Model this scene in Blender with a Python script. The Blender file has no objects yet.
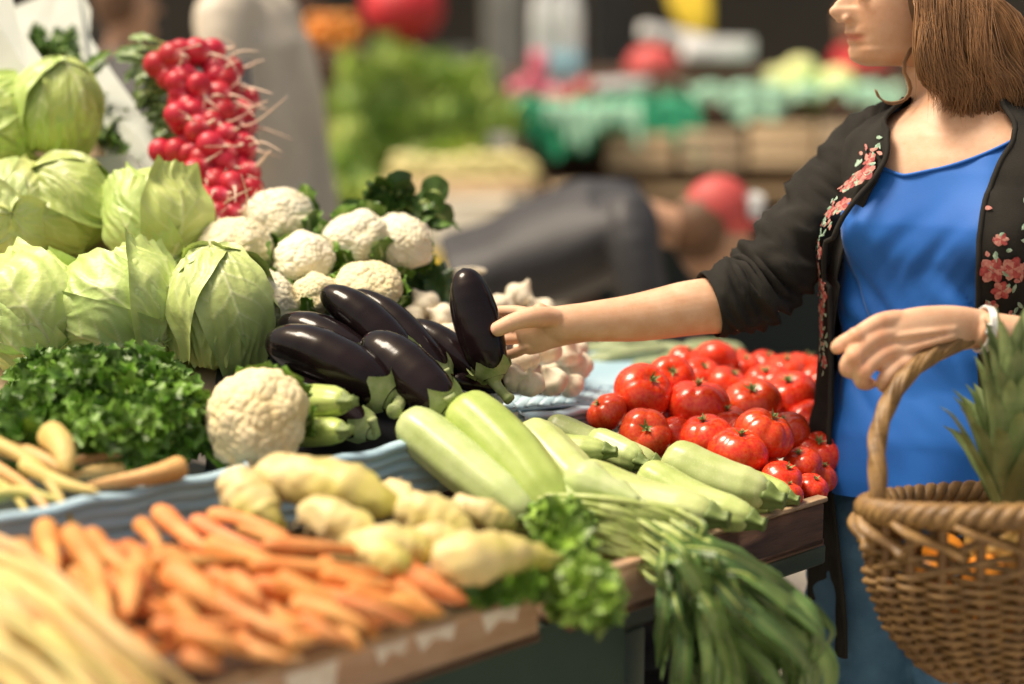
import bpy, math, random
import numpy as np
from mathutils import Vector, noise
R = math.radians
sc = bpy.context.scene
C = sc.collection

# ------------------------------------------------------------------ camera, world, sun, exposure
F = 60 / 36 * 1024
PITCH = R(9.5)
CAM = np.array([0, 0, 1.45])
FW = np.array([0, math.cos(PITCH), -math.sin(PITCH)])
UP = np.array([0, math.sin(PITCH), math.cos(PITCH)])
RT = np.array([1.0, 0, 0])

cam = bpy.data.cameras.new('camera')
camo = bpy.data.objects.new('camera', cam)
C.objects.link(camo)
sc.camera = camo
camo.location = CAM
camo.rotation_euler = (R(90) - PITCH, 0, 0)
cam.lens = 60
cam.sensor_width = 36
cam.clip_start = 0.05
cam.clip_end = 200
cam.dof.use_dof = True
cam.dof.focus_distance = 2.54
cam.dof.aperture_fstop = 1.1

w = bpy.data.worlds.new('World')
sc.world = w
w.use_nodes = True
wn = w.node_tree
wn.nodes.clear()
sky = wn.nodes.new('ShaderNodeTexSky')
sky.sky_type = 'NISHITA'
sky.sun_disc = False
SUN_EL, SUN_AZ = R(65), R(-88)
sky.sun_elevation = SUN_EL
sky.sun_rotation = SUN_AZ
sky.dust_density = 4.0
tint = wn.nodes.new('ShaderNodeMix')
tint.data_type = 'RGBA'
tint.blend_type = 'MULTIPLY'
tint.inputs[0].default_value = 1
tint.inputs[7].default_value = (1.0, 0.82, 0.58, 1)
bg = wn.nodes.new('ShaderNodeBackground')
bg.inputs[1].default_value = 0.13
wo = wn.nodes.new('ShaderNodeOutputWorld')
wn.links.new(sky.outputs[0], tint.inputs[6])
wn.links.new(tint.outputs[2], bg.inputs[0])
wn.links.new(bg.outputs[0], wo.inputs[0])

sun = bpy.data.lights.new('sun', 'SUN')
sun.energy = 3.1
sun.angle = R(22)
sun.color = (1.0, 0.90, 0.74)
suno = bpy.data.objects.new('sun', sun)
C.objects.link(suno)
sd = Vector((math.sin(SUN_AZ) * math.cos(SUN_EL), math.cos(SUN_AZ) * math.cos(SUN_EL), math.sin(SUN_EL)))
suno.rotation_euler = sd.to_track_quat('Z', 'Y').to_euler()

sc.view_settings.view_transform = 'Standard'
sc.view_settings.look = 'None'
sc.view_settings.exposure = 0.70
sc.view_settings.gamma = 1
sc.render.engine = 'CYCLES'
sc.cycles.use_denoising = True
sc.cycles.max_bounces = 6
sc.cycles.transparent_max_bounces = 8

# ------------------------------------------------------------------ helpers
def P(px, py, d):
    return CAM + d * (FW + (px - 512) / F * RT - (py - 342) / F * UP)

def dirc(x, y, z):            # direction given as right, up, towards the viewer
    v = x * RT + y * UP - z * FW
    return v / np.linalg.norm(v)

def PZ(px, py, z):            # point on a ray at height z
    k = FW + (px - 512) / F * RT - (py - 342) / F * UP
    return CAM + k * ((z - CAM[2]) / k[2])

# depth of the produce surface, smoothed from measured spots
CTRL = [(200,684,1.76),(540,590,2.09),(825,500,2.52),(0,684,1.62),(0,600,1.76),(100,640,1.72),(0,480,2.12),(100,400,2.36),
        (120,310,2.66),(37,310,2.66),(218,315,2.66),(50,210,2.86),(155,215,2.86),(60,110,3.02),(0,120,3.02),(60,40,3.2),(205,60,3.14),(230,200,3.0),
        (300,560,1.93),(130,560,1.90),(420,590,1.95),(230,480,2.16),(330,490,2.14),(430,510,2.17),(500,550,2.12),(258,418,2.32),(400,450,2.34),
        (320,370,2.50),(350,310,2.62),(410,370,2.50),(440,345,2.62),(300,240,2.86),(400,240,2.88),(370,285,2.76),(550,370,2.84),(500,300,2.95),
        (640,350,3.2),(480,450,2.42),(540,500,2.34),(600,480,2.40),(700,480,2.46),(600,430,2.60),(790,490,2.56),(715,360,2.9),(645,390,2.72),(650,434,2.62),
        (740,450,2.60),(806,368,2.9),(800,420,2.7),(590,390,2.8),(590,560,2.16)]
_c = np.array(CTRL, float)
_A = np.sqrt(((_c[:, None, :2] - _c[None, :, :2]) ** 2).sum(-1) + 400)
_A = _A + np.eye(len(_c)) * 12 * -1
_M = np.zeros((len(_c) + 3, len(_c) + 3)); n_ = len(_c)
_M[:n_, :n_] = _A; _M[:n_, n_] = 1; _M[:n_, n_ + 1:] = _c[:, :2] / 500; _M[n_, :n_] = 1; _M[n_ + 1:, :n_] = _c[:, :2].T / 500
_W = np.linalg.solve(_M, np.concatenate([_c[:, 2], [0, 0, 0]]))
def D(px, py):
    k = np.sqrt((_c[:, 0] - px) ** 2 + (_c[:, 1] - py) ** 2 + 400)
    return float(k @ _W[:n_] + _W[n_] + _W[n_ + 1] * px / 500 + _W[n_ + 2] * py / 500)

ORG = {}
class MB:
    def __init__(s): s.v, s.f, s.c, s.m, s.n = [], [], [], [], 0
    def add(s, vf, col=(1, 1, 1), mat=0):
        v, f = vf[0], vf[1]
        v = np.asarray(v, float)
        s.v.append(v)
        if len(vf) > 2: c = np.asarray(vf[2], float)
        else: c = np.tile(np.asarray(col, float), (len(v), 1))
        s.c.append(c)
        s.f += [tuple(i + s.n for i in q) for q in f]
        s.m += [mat] * len(f)
        s.n += len(v)
        return s
    def build(s, name, mats, parent=None, smooth=True, origin=None, base=False):
        v = np.concatenate(s.v); c = np.concatenate(s.c)
        if parent is not None: o0 = ORG[parent.name]
        elif origin is not None: o0 = np.asarray(origin, float)
        else:
            o0 = (v.min(0) + v.max(0)) / 2
        me = bpy.data.meshes.new(name)
        me.from_pydata((v - o0).tolist(), [], s.f)
        if not isinstance(mats, (list, tuple)): mats = [mats]
        for m in mats: me.materials.append(m)
        me.polygons.foreach_set('material_index', s.m)
        me.polygons.foreach_set('use_smooth', [smooth] * len(s.f))
        a = me.color_attributes.new('Col', 'FLOAT_COLOR', 'POINT')
        a.data.foreach_set('color', np.concatenate([c, np.ones((len(c), 1))], 1).ravel())
        me.update()
        ob = bpy.data.objects.new(name, me)
        C.objects.link(ob)
        if parent is not None: ob.parent = parent
        else: ob.location = o0
        ORG[ob.name] = o0
        return ob

def empty(name, loc):
    o = bpy.data.objects.new(name, None)
    o.empty_display_size = 0.05
    C.objects.link(o)
    o.location = loc
    ORG[o.name] = np.asarray(loc, float)
    return o

def tag(o, label=None, cat=None, group=None, kind=None):
    if label: o['label'] = label
    if cat: o['category'] = cat
    if group: o['group'] = group
    if kind: o['kind'] = kind
    return o

def copy_tree(o, parent=None):
    c = o.copy(); C.objects.link(c)
    ORG[c.name] = ORG[o.name]
    if parent is not None: c.parent = parent
    for ch in list(o.children): copy_tree(ch, c)
    return c

def spline(pts, n):
    p = np.asarray(pts, float)
    if len(p) == 2:
        t = np.linspace(0, 1, n)[:, None]
        return p[0] * (1 - t) + p[1] * t
    q = np.vstack([2 * p[0] - p[1], p, 2 * p[-1] - p[-2]])
    out = []
    for t in np.linspace(0, len(p) - 1 - 1e-9, n):
        i = int(t); u = t - i
        a, b, c, d = q[i], q[i + 1], q[i + 2], q[i + 3]
        out.append(0.5 * ((2 * b) + (c - a) * u + (2 * a - 5 * b + 4 * c - d) * u * u + (3 * b - a - 3 * c + d) * u ** 3))
    return np.array(out)

def frames(p, ref=None):
    T = np.gradient(p, axis=0)
    T /= np.linalg.norm(T, axis=1)[:, None] + 1e-12
    r = np.array(ref if ref is not None else [0.13, 0.2, 1.0], float)
    if abs(r @ T[0]) > 0.95 * np.linalg.norm(r): r = np.array([1.0, 0.1, 0])
    N = []
    n = r - (r @ T[0]) * T[0]; n /= np.linalg.norm(n)
    for t in T:
        n = n - (n @ t) * t; n /= np.linalg.norm(n) + 1e-12
        N.append(n)
    N = np.array(N)
    return T, N, np.cross(T, N)

def sweep(path, rad, seg=16, sec=None, flat=1.0, ref=None, cols=None):
    """closed tube; rad per ring; sec(ang array, t) -> radius factor; flat squashes along the frame normal"""
    p = np.asarray(path, float); n = len(p)
    rad = np.broadcast_to(np.asarray(rad, float), (n,))
    T, N, B = frames(p, ref)
    a = np.linspace(0, 2 * math.pi, seg, endpoint=False)
    V = []
    for i in range(n):
        k = rad[i] * (sec(a, i / (n - 1)) if sec else np.ones(seg))
        V.append(p[i] + np.outer(np.cos(a) * k, B[i]) + np.outer(np.sin(a) * k * flat, N[i]))
    V = np.concatenate(V)
    f = []
    for i in range(n - 1):
        for j in range(seg):
            k = (j + 1) % seg
            f.append((i * seg + j, i * seg + k, (i + 1) * seg + k, (i + 1) * seg + j))
    V = np.vstack([V, p[:1], p[-1:]])
    m = len(V)
    for j in range(seg):
        k = (j + 1) % seg
        f.append((m - 2, k, j)); f.append((m - 1, (n - 1) * seg + j, (n - 1) * seg + k))
    if cols is not None:
        cc = np.repeat(np.asarray(cols, float), seg, axis=0)
        return V, f, np.vstack([cc, cols[0], cols[-1]])
    return V, f

def interp(t, tab):
    tab = np.asarray(tab, float)
    return np.interp(t, tab[:, 0], tab[:, 1])

def grid_faces(nu, nv, wrap=False):
    f = []
    for i in range(nu - 1):
        for j in range(nv if wrap else nv - 1):
            k = (j + 1) % nv
            f.append((i * nv + j, i * nv + k, (i + 1) * nv + k, (i + 1) * nv + j))
    return f

def ball(c, r, nu=20, nv=28, scale=(1, 1, 1), axes=None):
    th = np.linspace(0, math.pi, nu); ph = np.linspace(0, 2 * math.pi, nv, endpoint=False)
    t, p = np.meshgrid(th, ph, indexing='ij')
    v = np.stack([np.sin(t) * np.cos(p), np.sin(t) * np.sin(p), np.cos(t)], -1).reshape(-1, 3) * np.array(scale) * r
    if axes is not None: v = v @ np.array(axes)
    return v + np.asarray(c, float), grid_faces(nu, nv, True)

def box(c, s, axes=None, bev=0.0):
    """box of full size s with (optionally) chamfered edges; axes rows are its x y z directions"""
    hx, hy, hz = np.array(s) / 2
    if bev <= 0:
        v = np.array([[x, y, z] for x in (-hx, hx) for y in (-hy, hy) for z in (-hz, hz)])
        f = [(0, 1, 3, 2), (4, 6, 7, 5), (0, 4, 5, 1), (2, 3, 7, 6), (0, 2, 6, 4), (1, 5, 7, 3)]
    else:
        b = min(bev, hx * .9, hy * .9, hz * .9)
        v = []; f = []
        idx = {}
        for sx in (-1, 1):
            for sy in (-1, 1):
                for sz in (-1, 1):
                    for ax in range(3):
                        q = np.array([sx * (hx - b), sy * (hy - b), sz * (hz - b)])
                        q[ax] = (sx * hx, sy * hy, sz * hz)[ax]
                        idx[(sx, sy, sz, ax)] = len(v); v.append(q)
        S = (-1, 1)
        for ax in range(3):
            for s_ in S:
                o = [a for a in range(3) if a != ax]
                qs = []
                for (u, w_) in ((-1, -1), (1, -1), (1, 1), (-1, 1)):
                    k = [0, 0, 0]; k[ax] = s_; k[o[0]] = u; k[o[1]] = w_
                    qs.append(idx[(k[0], k[1], k[2], ax)])
                f.append(tuple(qs))
        for ax in range(3):
            o = [a for a in range(3) if a != ax]
            for u in S:
                for w_ in S:
                    qs = []
                    for s_, a_ in ((-1, 0), (1, 0), (1, 1), (-1, 1)):
                        k = [0, 0, 0]; k[ax] = s_; k[o[0]] = u; k[o[1]] = w_
                        qs.append(idx[(k[0], k[1], k[2], o[a_])])
                    f.append(tuple(qs))
        for sx in S:
            for sy in S:
                for sz in S: f.append(tuple(idx[(sx, sy, sz, a)] for a in range(3)))
        v = np.array(v)
    if axes is not None: v = v @ np.array(axes, float)
    return v + np.asarray(c, float), f

def slab(quad, normal, th):
    q = np.array(quad, float); nn = np.asarray(normal, float); nn = nn / np.linalg.norm(nn)
    k = len(q)
    v = np.vstack([q, q + nn * th])
    f = [tuple(range(k)), tuple(range(2 * k - 1, k - 1, -1))]
    for i in range(k):
        j = (i + 1) % k; f.append((i, j, k + j, k + i))
    return v, f

def nz(v, s=1.0, seed=0):
    return np.array([noise.noise(Vector((float(a[0]) * s + seed, float(a[1]) * s + seed * 1.7, float(a[2]) * s))) for a in v])

def blade(path, width, across=5, fold=0.25, ref=None, wav=0.0, seed=0, col=None, rng=random):
    """leaf blade along a path: width per ring, folded on its midrib, waved edge"""
    p = np.asarray(path, float); n = len(p)
    T, N, B = frames(p, ref)
    wd = np.broadcast_to(np.asarray(width, float), (n,))
    V, K = [], []
    us = np.linspace(-1, 1, across)
    ph = rng.random() * 6
    for i in range(n):
        for u in us:
            e = wav * wd[i] * math.sin(i * 1.7 + ph + (2 if u > 0 else 0)) * abs(u) ** 2
            V.append(p[i] + B[i] * u * wd[i] + N[i] * (fold * abs(u) * wd[i] + e))
            if col is not None:
                m = math.exp(-(u / .22) ** 2) * .30
                K.append(np.array(col) * (1 - m) + np.array((.42, .52, .20)) * m)
    if col is not None: return np.array(V), grid_faces(n, across), np.array(K)
    return np.array(V), grid_faces(n, across)

def remesh(mb, voxel, smooth=2):
    me = bpy.data.meshes.new('tmp')
    me.from_pydata(np.concatenate(mb.v).tolist(), [], mb.f)
    ob = bpy.data.objects.new('tmp', me); C.objects.link(ob)
    m = ob.modifiers.new('r', 'REMESH'); m.mode = 'VOXEL'; m.voxel_size = voxel
    if smooth:
        s_ = ob.modifiers.new('s', 'SMOOTH'); s_.iterations = smooth; s_.factor = 0.5
    dg = bpy.context.evaluated_depsgraph_get()
    ev = ob.evaluated_get(dg); m2 = ev.to_mesh()
    v = np.zeros(len(m2.vertices) * 3); m2.vertices.foreach_get('co', v)
    f = [tuple(p.vertices) for p in m2.polygons]
    ev.to_mesh_clear()
    bpy.data.objects.remove(ob); bpy.data.meshes.remove(me)
    return v.reshape(-1, 3), f

# ------------------------------------------------------------------ materials
def mat(name, col, col2=None, rough=0.5, spec=0.5, bump=0.0, bscale=60, nscale=12, attr=False, rnd=0.0, sss=0.0, sssr=0.01, coat=0.0,
        metal=0.0, stretch=None, spots=None, trans=0.0, alpha=1.0, emit=None, detail=4.0, nlo=.35, nhi=.65, sheen=0.0, rvar=0.0, scuff=None):
    m = bpy.data.materials.new(name); m.use_nodes = True
    nt = m.node_tree; N = nt.nodes; L = nt.links
    b = N['Principled BSDF']
    b.inputs['Roughness'].default_value = rough
    b.inputs['Specular IOR Level'].default_value = spec
    b.inputs['Metallic'].default_value = metal
    b.inputs['Coat Weight'].default_value = coat
    b.inputs['Coat Roughness'].default_value = 0.12
    if sheen: b.inputs['Sheen Weight'].default_value = sheen
    if sss:
        b.inputs['Subsurface Weight'].default_value = sss
        b.inputs['Subsurface Radius'].default_value = (1, .5, .25)
        b.inputs['Subsurface Scale'].default_value = sssr
    if trans: b.inputs['Transmission Weight'].default_value = trans
    tc = N.new('ShaderNodeTexCoord'); mp = N.new('ShaderNodeMapping')
    L.new(tc.outputs['Object'], mp.inputs['Vector'])
    if stretch: mp.inputs['Scale'].default_value = stretch
    no = N.new('ShaderNodeTexNoise'); no.inputs['Scale'].default_value = nscale; no.inputs['Detail'].default_value = detail
    L.new(mp.outputs[0], no.inputs['Vector'])
    mr = N.new('ShaderNodeMapRange'); mr.inputs[1].default_value = nlo; mr.inputs[2].default_value = nhi
    L.new(no.outputs[0], mr.inputs[0])
    mx = N.new('ShaderNodeMix'); mx.data_type = 'RGBA'
    mx.inputs[6].default_value = (*col, 1); mx.inputs[7].default_value = (*(col2 or col), 1)
    L.new(mr.outputs[0], mx.inputs[0])
    out = mx.outputs[2]
    if spots:
        vo = N.new('ShaderNodeTexVoronoi'); vo.inputs['Scale'].default_value = spots[0]
        L.new(mp.outputs[0], vo.inputs['Vector'])
        r2 = N.new('ShaderNodeMapRange'); r2.inputs[1].default_value = spots[1]; r2.inputs[2].default_value = spots[1] * .6
        L.new(vo.outputs['Distance'], r2.inputs[0])
        ms = N.new('ShaderNodeMath'); ms.operation = 'MULTIPLY'; ms.inputs[1].default_value = spots[3]
        L.new(r2.outputs[0], ms.inputs[0])
        m3 = N.new('ShaderNodeMix'); m3.data_type = 'RGBA'; m3.inputs[7].default_value = (*spots[2], 1)
        L.new(ms.outputs[0], m3.inputs[0]); L.new(out, m3.inputs[6]); out = m3.outputs[2]
    if scuff:
        n4 = N.new('ShaderNodeTexNoise'); n4.inputs['Scale'].default_value = scuff[0]; n4.inputs['Detail'].default_value = 8; n4.inputs['Roughness'].default_value = .7
        L.new(mp.outputs[0], n4.inputs['Vector'])
        r6 = N.new('ShaderNodeMapRange'); r6.inputs[1].default_value = scuff[1]; r6.inputs[2].default_value = scuff[1] + .08; r6.inputs[4].default_value = scuff[3]
        L.new(n4.outputs[0], r6.inputs[0])
        m5 = N.new('ShaderNodeMix'); m5.data_type = 'RGBA'; m5.inputs[7].default_value = (*scuff[2], 1)
        L.new(r6.outputs[0], m5.inputs[0]); L.new(out, m5.inputs[6]); out = m5.outputs[2]
    if attr:
        at = N.new('ShaderNodeVertexColor'); at.layer_name = 'Col'
        m2 = N.new('ShaderNodeMix'); m2.data_type = 'RGBA'; m2.blend_type = 'MULTIPLY'; m2.inputs[0].default_value = 1
        L.new(out, m2.inputs[6]); L.new(at.outputs[0], m2.inputs[7]); out = m2.outputs[2]
    if rnd:
        oi = N.new('ShaderNodeObjectInfo'); hs = N.new('ShaderNodeHueSaturation')
        r3 = N.new('ShaderNodeMapRange'); r3.inputs[3].default_value = .5 - rnd * .03; r3.inputs[4].default_value = .5 + rnd * .03
        r4 = N.new('ShaderNodeMapRange'); r4.inputs[3].default_value = 1 + rnd; r4.inputs[4].default_value = 1 - rnd
        L.new(oi.outputs['Random'], r3.inputs[0]); L.new(oi.outputs['Random'], r4.inputs[0])
        L.new(r3.outputs[0], hs.inputs['Hue']); L.new(r4.outputs[0], hs.inputs['Value']); L.new(out, hs.inputs['Color'])
        out = hs.outputs[0]
    L.new(out, b.inputs['Base Color'])
    if rvar:
        r5 = N.new('ShaderNodeMapRange'); r5.inputs[3].default_value = max(0, rough - rvar); r5.inputs[4].default_value = min(1, rough + rvar)
        L.new(no.outputs[0], r5.inputs[0]); L.new(r5.outputs[0], b.inputs['Roughness'])
    if bump:
        nb = N.new('ShaderNodeTexNoise'); nb.inputs['Scale'].default_value = bscale; nb.inputs['Detail'].default_value = 5
        L.new(mp.outputs[0], nb.inputs['Vector'])
        bu = N.new('ShaderNodeBump'); bu.inputs['Strength'].default_value = min(1, bump); bu.inputs['Distance'].default_value = 0.25 / bscale
        L.new(nb.outputs[0], bu.inputs['Height']); L.new(bu.outputs[0], b.inputs['Normal'])
    return m

M = {}
M['cabbage'] = mat('cabbage', (.96,.95,.98), (1.10,1.05,1.18), rough=.42, attr=True, bump=.45, bscale=70, nscale=9, sss=.12, sssr=.01, rnd=.10)
M['lettuce'] = mat('lettuce', (.75,.70,.85), (1.1,1,1.3), rough=.5, attr=True, bump=.3, bscale=50, nscale=3, rnd=.38)
M['curd'] = mat('curd', (.80,.75,.60), (.72,.62,.38), rough=.75, bump=.9, bscale=260, nscale=14, sss=.10, sssr=.006, nlo=.45, nhi=.8, rnd=.07, attr=True)
M['curd_stalk'] = mat('curd_stalk', (.50,.56,.22), (.62,.66,.34), rough=.5, bump=.2, bscale=80, nscale=30)
M['green_leaf'] = mat('green_leaf', (.10,.20,.025), (.20,.31,.06), rough=.42, bump=.5, bscale=90, nscale=25, attr=True, rnd=.12)
M['dark_leaf'] = mat('dark_leaf', (.045,.10,.02), (.09,.17,.035), rough=.40, bump=.5, bscale=90, nscale=25, attr=True, rnd=.1)
M['parsley'] = mat('parsley', (.055,.14,.012), (.15,.29,.03), rough=.45, bump=.3, bscale=120, nscale=22, attr=True)
M['stem'] = mat('stem', (.33,.42,.10), (.45,.52,.18), rough=.4, nscale=40)
M['eggplant'] = mat('eggplant', (.006,.004,.005), (.013,.007,.008), rough=.15, spec=.24, coat=.04, nscale=7, bump=.05, bscale=30, rvar=.07)
M['calyx'] = mat('calyx', (.22,.29,.09), (.34,.38,.18), rough=.6, bump=.4, bscale=120, nscale=60)
M['zucchini'] = mat('zucchini', (.43,.49,.22), (.55,.59,.35), rough=.36, spec=.5, nscale=22, attr=True, bump=.12, bscale=90, rnd=.09,
                    spots=(330,.28,(.68,.72,.48),.6), scuff=(34,.62,(.42,.36,.16),.55), sss=.08, sssr=.006)
M['zucchini_stem'] = mat('zucchini_stem', (.10,.16,.03), (.18,.24,.07), rough=.6, bump=.3, bscale=100)
M['tomato'] = mat('tomato', (.66,.026,.010), (.72,.085,.018), rough=.24, spec=.5, coat=.15, nscale=9, rnd=.10, sss=.08, sssr=.008, bump=.04, bscale=40,
                  spots=(420,.2,(.68,.16,.05),.35), scuff=(40,.68,(.60,.34,.12),.5))
M['tomato_calyx'] = mat('tomato_calyx', (.14,.18,.05), (.26,.28,.10), rough=.6)
M['radish'] = mat('radish', (.44,.008,.026), (.54,.025,.05), rough=.40, spec=.4, scuff=(60,.66,(.55,.25,.18),.6), nscale=30, rnd=.12, sss=.06, sssr=.004, attr=True, bump=.1, bscale=100)
M['radish_root'] = mat('radish_root', (.72,.48,.38), (.78,.62,.50), rough=.6)
M['carrot'] = mat('carrot', (.66,.20,.045), (.72,.34,.11), rough=.6, scuff=(70,.60,(.40,.22,.10),.5), nscale=16, bump=.4, bscale=90, rnd=.14, sss=.08, sssr=.005, attr=True)
M['cream_root'] = mat('cream_root', (.58,.42,.14), (.68,.54,.24), rough=.6, scuff=(60,.60,(.45,.30,.12),.6), nscale=14, bump=.4, bscale=90, rnd=.08, sss=.06, attr=True)
M['turnip'] = mat('turnip', (.9,.9,.86), (1,1,1), rough=.5, scuff=(50,.60,(.62,.44,.22),.6), nscale=18, bump=.35, bscale=60, attr=True, sss=.06)
M['garlic'] = mat('garlic', (.84,.78,.64), (.74,.62,.44), rough=.55, nscale=18, bump=.3, bscale=60, rnd=.08)
M['foam'] = mat('foam', (.46,.49,.45), (.52,.55,.51), rough=.75, bump=.5, bscale=260, nscale=8)
M['blue_tray'] = mat('blue_tray', (.32,.50,.62), (.50,.66,.76), rough=.35, nscale=6, bump=.15, bscale=30, stretch=(1, 1, 6))
M['blue_deep'] = mat('blue_deep', (.03,.10,.30), rough=.4)
M['wood'] = mat('wood', (.58,.35,.21), (.66,.45,.30), rough=.7, bump=.5, bscale=60, nscale=14, stretch=(1, 1, 7))
M['wood_dark'] = mat('wood_dark', (.10,.055,.035), (.15,.08,.05), rough=.7, bump=.4, bscale=60, nscale=14, stretch=(1, 1, 7))
M['wood_pale'] = mat('wood_pale', (.48,.34,.20), (.40,.26,.14), rough=.7, bump=.3, bscale=30, nscale=10, stretch=(1, 1, 6))
M['white_paint'] = mat('white_paint', (.78,.72,.62), (.6,.5,.4), rough=.6, nscale=30, bump=.3)
M['cloth_green'] = mat('cloth_green', (.022,.045,.034), (.03,.055,.042), rough=.85, bump=.4, bscale=300, nscale=8)
M['metal_green'] = mat('metal_green', (.05,.075,.055), (.065,.09,.07), rough=.5, bump=.2, bscale=80, nscale=14)
M['ground'] = mat('ground', (.34,.30,.25), (.42,.38,.32), rough=.85, bump=.5, bscale=30, nscale=3)
M['dark_plastic'] = mat('dark_plastic', (.012,.012,.016), (.02,.02,.025), rough=.4)
M['cardboard'] = mat('cardboard', (.50,.37,.23), (.56,.42,.28), rough=.8, nscale=8)
M['skin'] = mat('skin', (.64,.36,.22), (.72,.46,.31), rough=.50, spec=.35, attr=True, nscale=34, sss=.16, sssr=.010, bump=.35, bscale=420, detail=8, scuff=(90,.60,(.60,.27,.17),.35))
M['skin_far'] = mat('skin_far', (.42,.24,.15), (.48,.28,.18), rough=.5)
M['hair'] = mat('hair', (.15,.075,.032), (.23,.118,.052), rough=.42, spec=.5, nscale=60, stretch=(1, 1, .12), attr=True)
M['cardigan'] = mat('cardigan', (.021,.020,.018), (.031,.029,.026), rough=.95, bump=.9, bscale=380, nscale=20, spec=.12)
M['flower_red'] = mat('flower_red', (.24,.02,.028), (.40,.08,.07), rough=.7, nscale=160)
M['flower_pink'] = mat('flower_pink', (.38,.11,.10), (.50,.25,.20), rough=.7, nscale=160)
M['flower_green'] = mat('flower_green', (.16,.28,.19), (.38,.50,.40), rough=.7, nscale=160)
M['blue_top'] = mat('blue_top', (.003,.115,.50), (.004,.135,.56), rough=.62, bump=.35, bscale=500, nscale=10, sheen=.15)
M['denim'] = mat('denim', (.035,.10,.19), (.065,.16,.27), rough=.85, bump=.7, bscale=350, nscale=14)
M['band'] = mat('band', (.75,.75,.72), rough=.25, metal=.2)
M['wicker'] = mat('wicker', (.145,.080,.028), (.29,.17,.060), rough=.5, bump=.5, bscale=120, nscale=45, rvar=.1)
M['wicker_dark'] = mat('wicker_dark', (.15,.075,.027), (.22,.12,.045), rough=.55, bump=.5, bscale=120, nscale=40)
M['pineapple'] = mat('pineapple', (.36,.20,.04), (.24,.16,.04), rough=.6, bump=.5, nscale=60)
M['pine_leaf'] = mat('pine_leaf', (.14,.20,.07), (.26,.32,.14), rough=.5, nscale=30, bump=.3, bscale=80, attr=True)
M['orange'] = mat('orange', (.72,.24,.02), (.78,.30,.03), rough=.4, bump=.4, bscale=200, rnd=.08)
random.seed(7); rng = np.random.default_rng(7)
# ------------------------------------------------------------------ the setting
U = np.array([.719, .695, 0]); NN = np.array([-.695, .719, 0]); ZZ = np.array([0, 0, 1.0])
E1 = PZ(540, 590, .80)
def st(s, t, z): return np.array([E1[0], E1[1], 0]) + U * s + NN * t + ZZ * z

mb = MB()
gx = np.linspace(-60, 60, 61)
gv = np.array([[x, y, 0] for x in gx for y in np.linspace(-20, 100, 61)])
mb.add((gv, grid_faces(61, 61)))
tag(mb.build('ground', M['ground'], smooth=False), kind='structure')

# ------------------------------------------------------------------ market tables that carry the stall
def table(name, s0, s1, t0, t1, z, label, legs, skirt=None):
    t = tag(empty(name, st((s0 + s1) / 2, (t0 + t1) / 2, 0)), label, 'table')
    MB().add(box(st((s0 + s1) / 2, (t0 + t1) / 2, z - .016), (s1 - s0, t1 - t0, .032), (U, NN, ZZ), .004)).build('table_top', M['metal_green'], t)
    for (a, b) in legs:
        MB().add(box(st(a, b, (z - .034) / 2), (.055, .055, z - .036), (U, NN, ZZ), .006)).build('leg', M['metal_green'], t)
    if skirt:
        a0, a1, tt = skirt
        V = []; n = 90
        for i in range(n):
            s = a0 + (a1 - a0) * i / (n - 1)
            for j in range(14):
                zz = (z - .004) * (1 - j / 13) + .02
                V.append(st(s, tt - .010 * (.2 + j / 13) * math.sin(s * 34 + math.sin(s * 9)) - .012, zz))
        MB().add((np.array(V), grid_faces(n, 14))).build('skirt', M['cloth_green'], t)
    return t
table('market_table', -1.5, .235, .015, 1.55, .733, 'dark green market table with hanging cloth skirt under the carrots and cabbages',
      [(.20, .05), (.20, 1.4), (-1.4, .1)], (-1.5, .165, .02))
table('market_table', .262, .63, .02, 1.1, .728, 'dark green metal table carrying the tomatoes beside the woman', [(.59, 1.0), (.33, 1.0)])

# ------------------------------------------------------------------ wooden crates along the front edge
def crate(s0, s1, t0, t1, z0, h, label, m, m2=None, patches=0, lip=None):
    e = tag(empty('wooden_crate', st((s0 + s1) / 2, (t0 + t1) / 2, z0)), label, 'crate', 'shallow wooden crates along the front of the stall')
    w_ = .012
    L_ = s1 - s0; T_ = t1 - t0
    MB().add(box(st((s0 + s1) / 2, (t0 + t1) / 2, z0 + .006), (L_, T_, .01), (U, NN, ZZ))).build('crate_floor', M['wood_dark'], e)
    for (c, s) in ((st((s0 + s1) / 2, t0 + w_ / 2, z0 + h / 2 + .001), (L_, w_, h)), (st((s0 + s1) / 2, t1 - w_ / 2, z0 + h / 2 + .001), (L_, w_, h)),
                   (st(s0 + w_ / 2, (t0 + t1) / 2, z0 + h / 2), (w_, T_ - 2 * w_ - .002, h - .004)), (st(s1 - w_ / 2, (t0 + t1) / 2, z0 + h / 2), (w_, T_ - 2 * w_ - .002, h - .004))):
        MB().add(box(c, s, (U, NN, ZZ), .003)).build('side_board', m, e)
    if lip is not None:
        MB().add(box(st((s0 + s1) / 2, t0 + w_ / 2 - .001, z0 + h + .006), (L_ + .004, w_ + .008, .008), (U, NN, ZZ), .002)).build('rim', lip, e)
    if patches:
        pm = MB(); rr = random.Random(5)
        for k in range(patches):
            s = s1 - .05 - k * .095 - rr.random() * .03; wv = .010 + rr.random() * .03
            z1 = z0 + h - .004
            zb = z0 + h * (.35 + rr.random() * .3)
            q = [st(s - wv, t0 - .0006, z1), st(s + wv, t0 - .0006, z1), st(s + wv * .8, t0 - .0006, zb), st(s - wv * .1, t0 - .0006, zb + .008), st(s - wv * .7, t0 - .0006, zb - .004)]
            MB().add(slab(q, -NN, .0015)).build('paint_patch', M['white_paint'], e, smooth=False)
    return e
crate(-1.25, .0, 0, .44, .734, .062, 'salmon wooden crate of carrots with chipped white paint on its front', M['wood'], patches=5, lip=M['wood_pale'])
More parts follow.
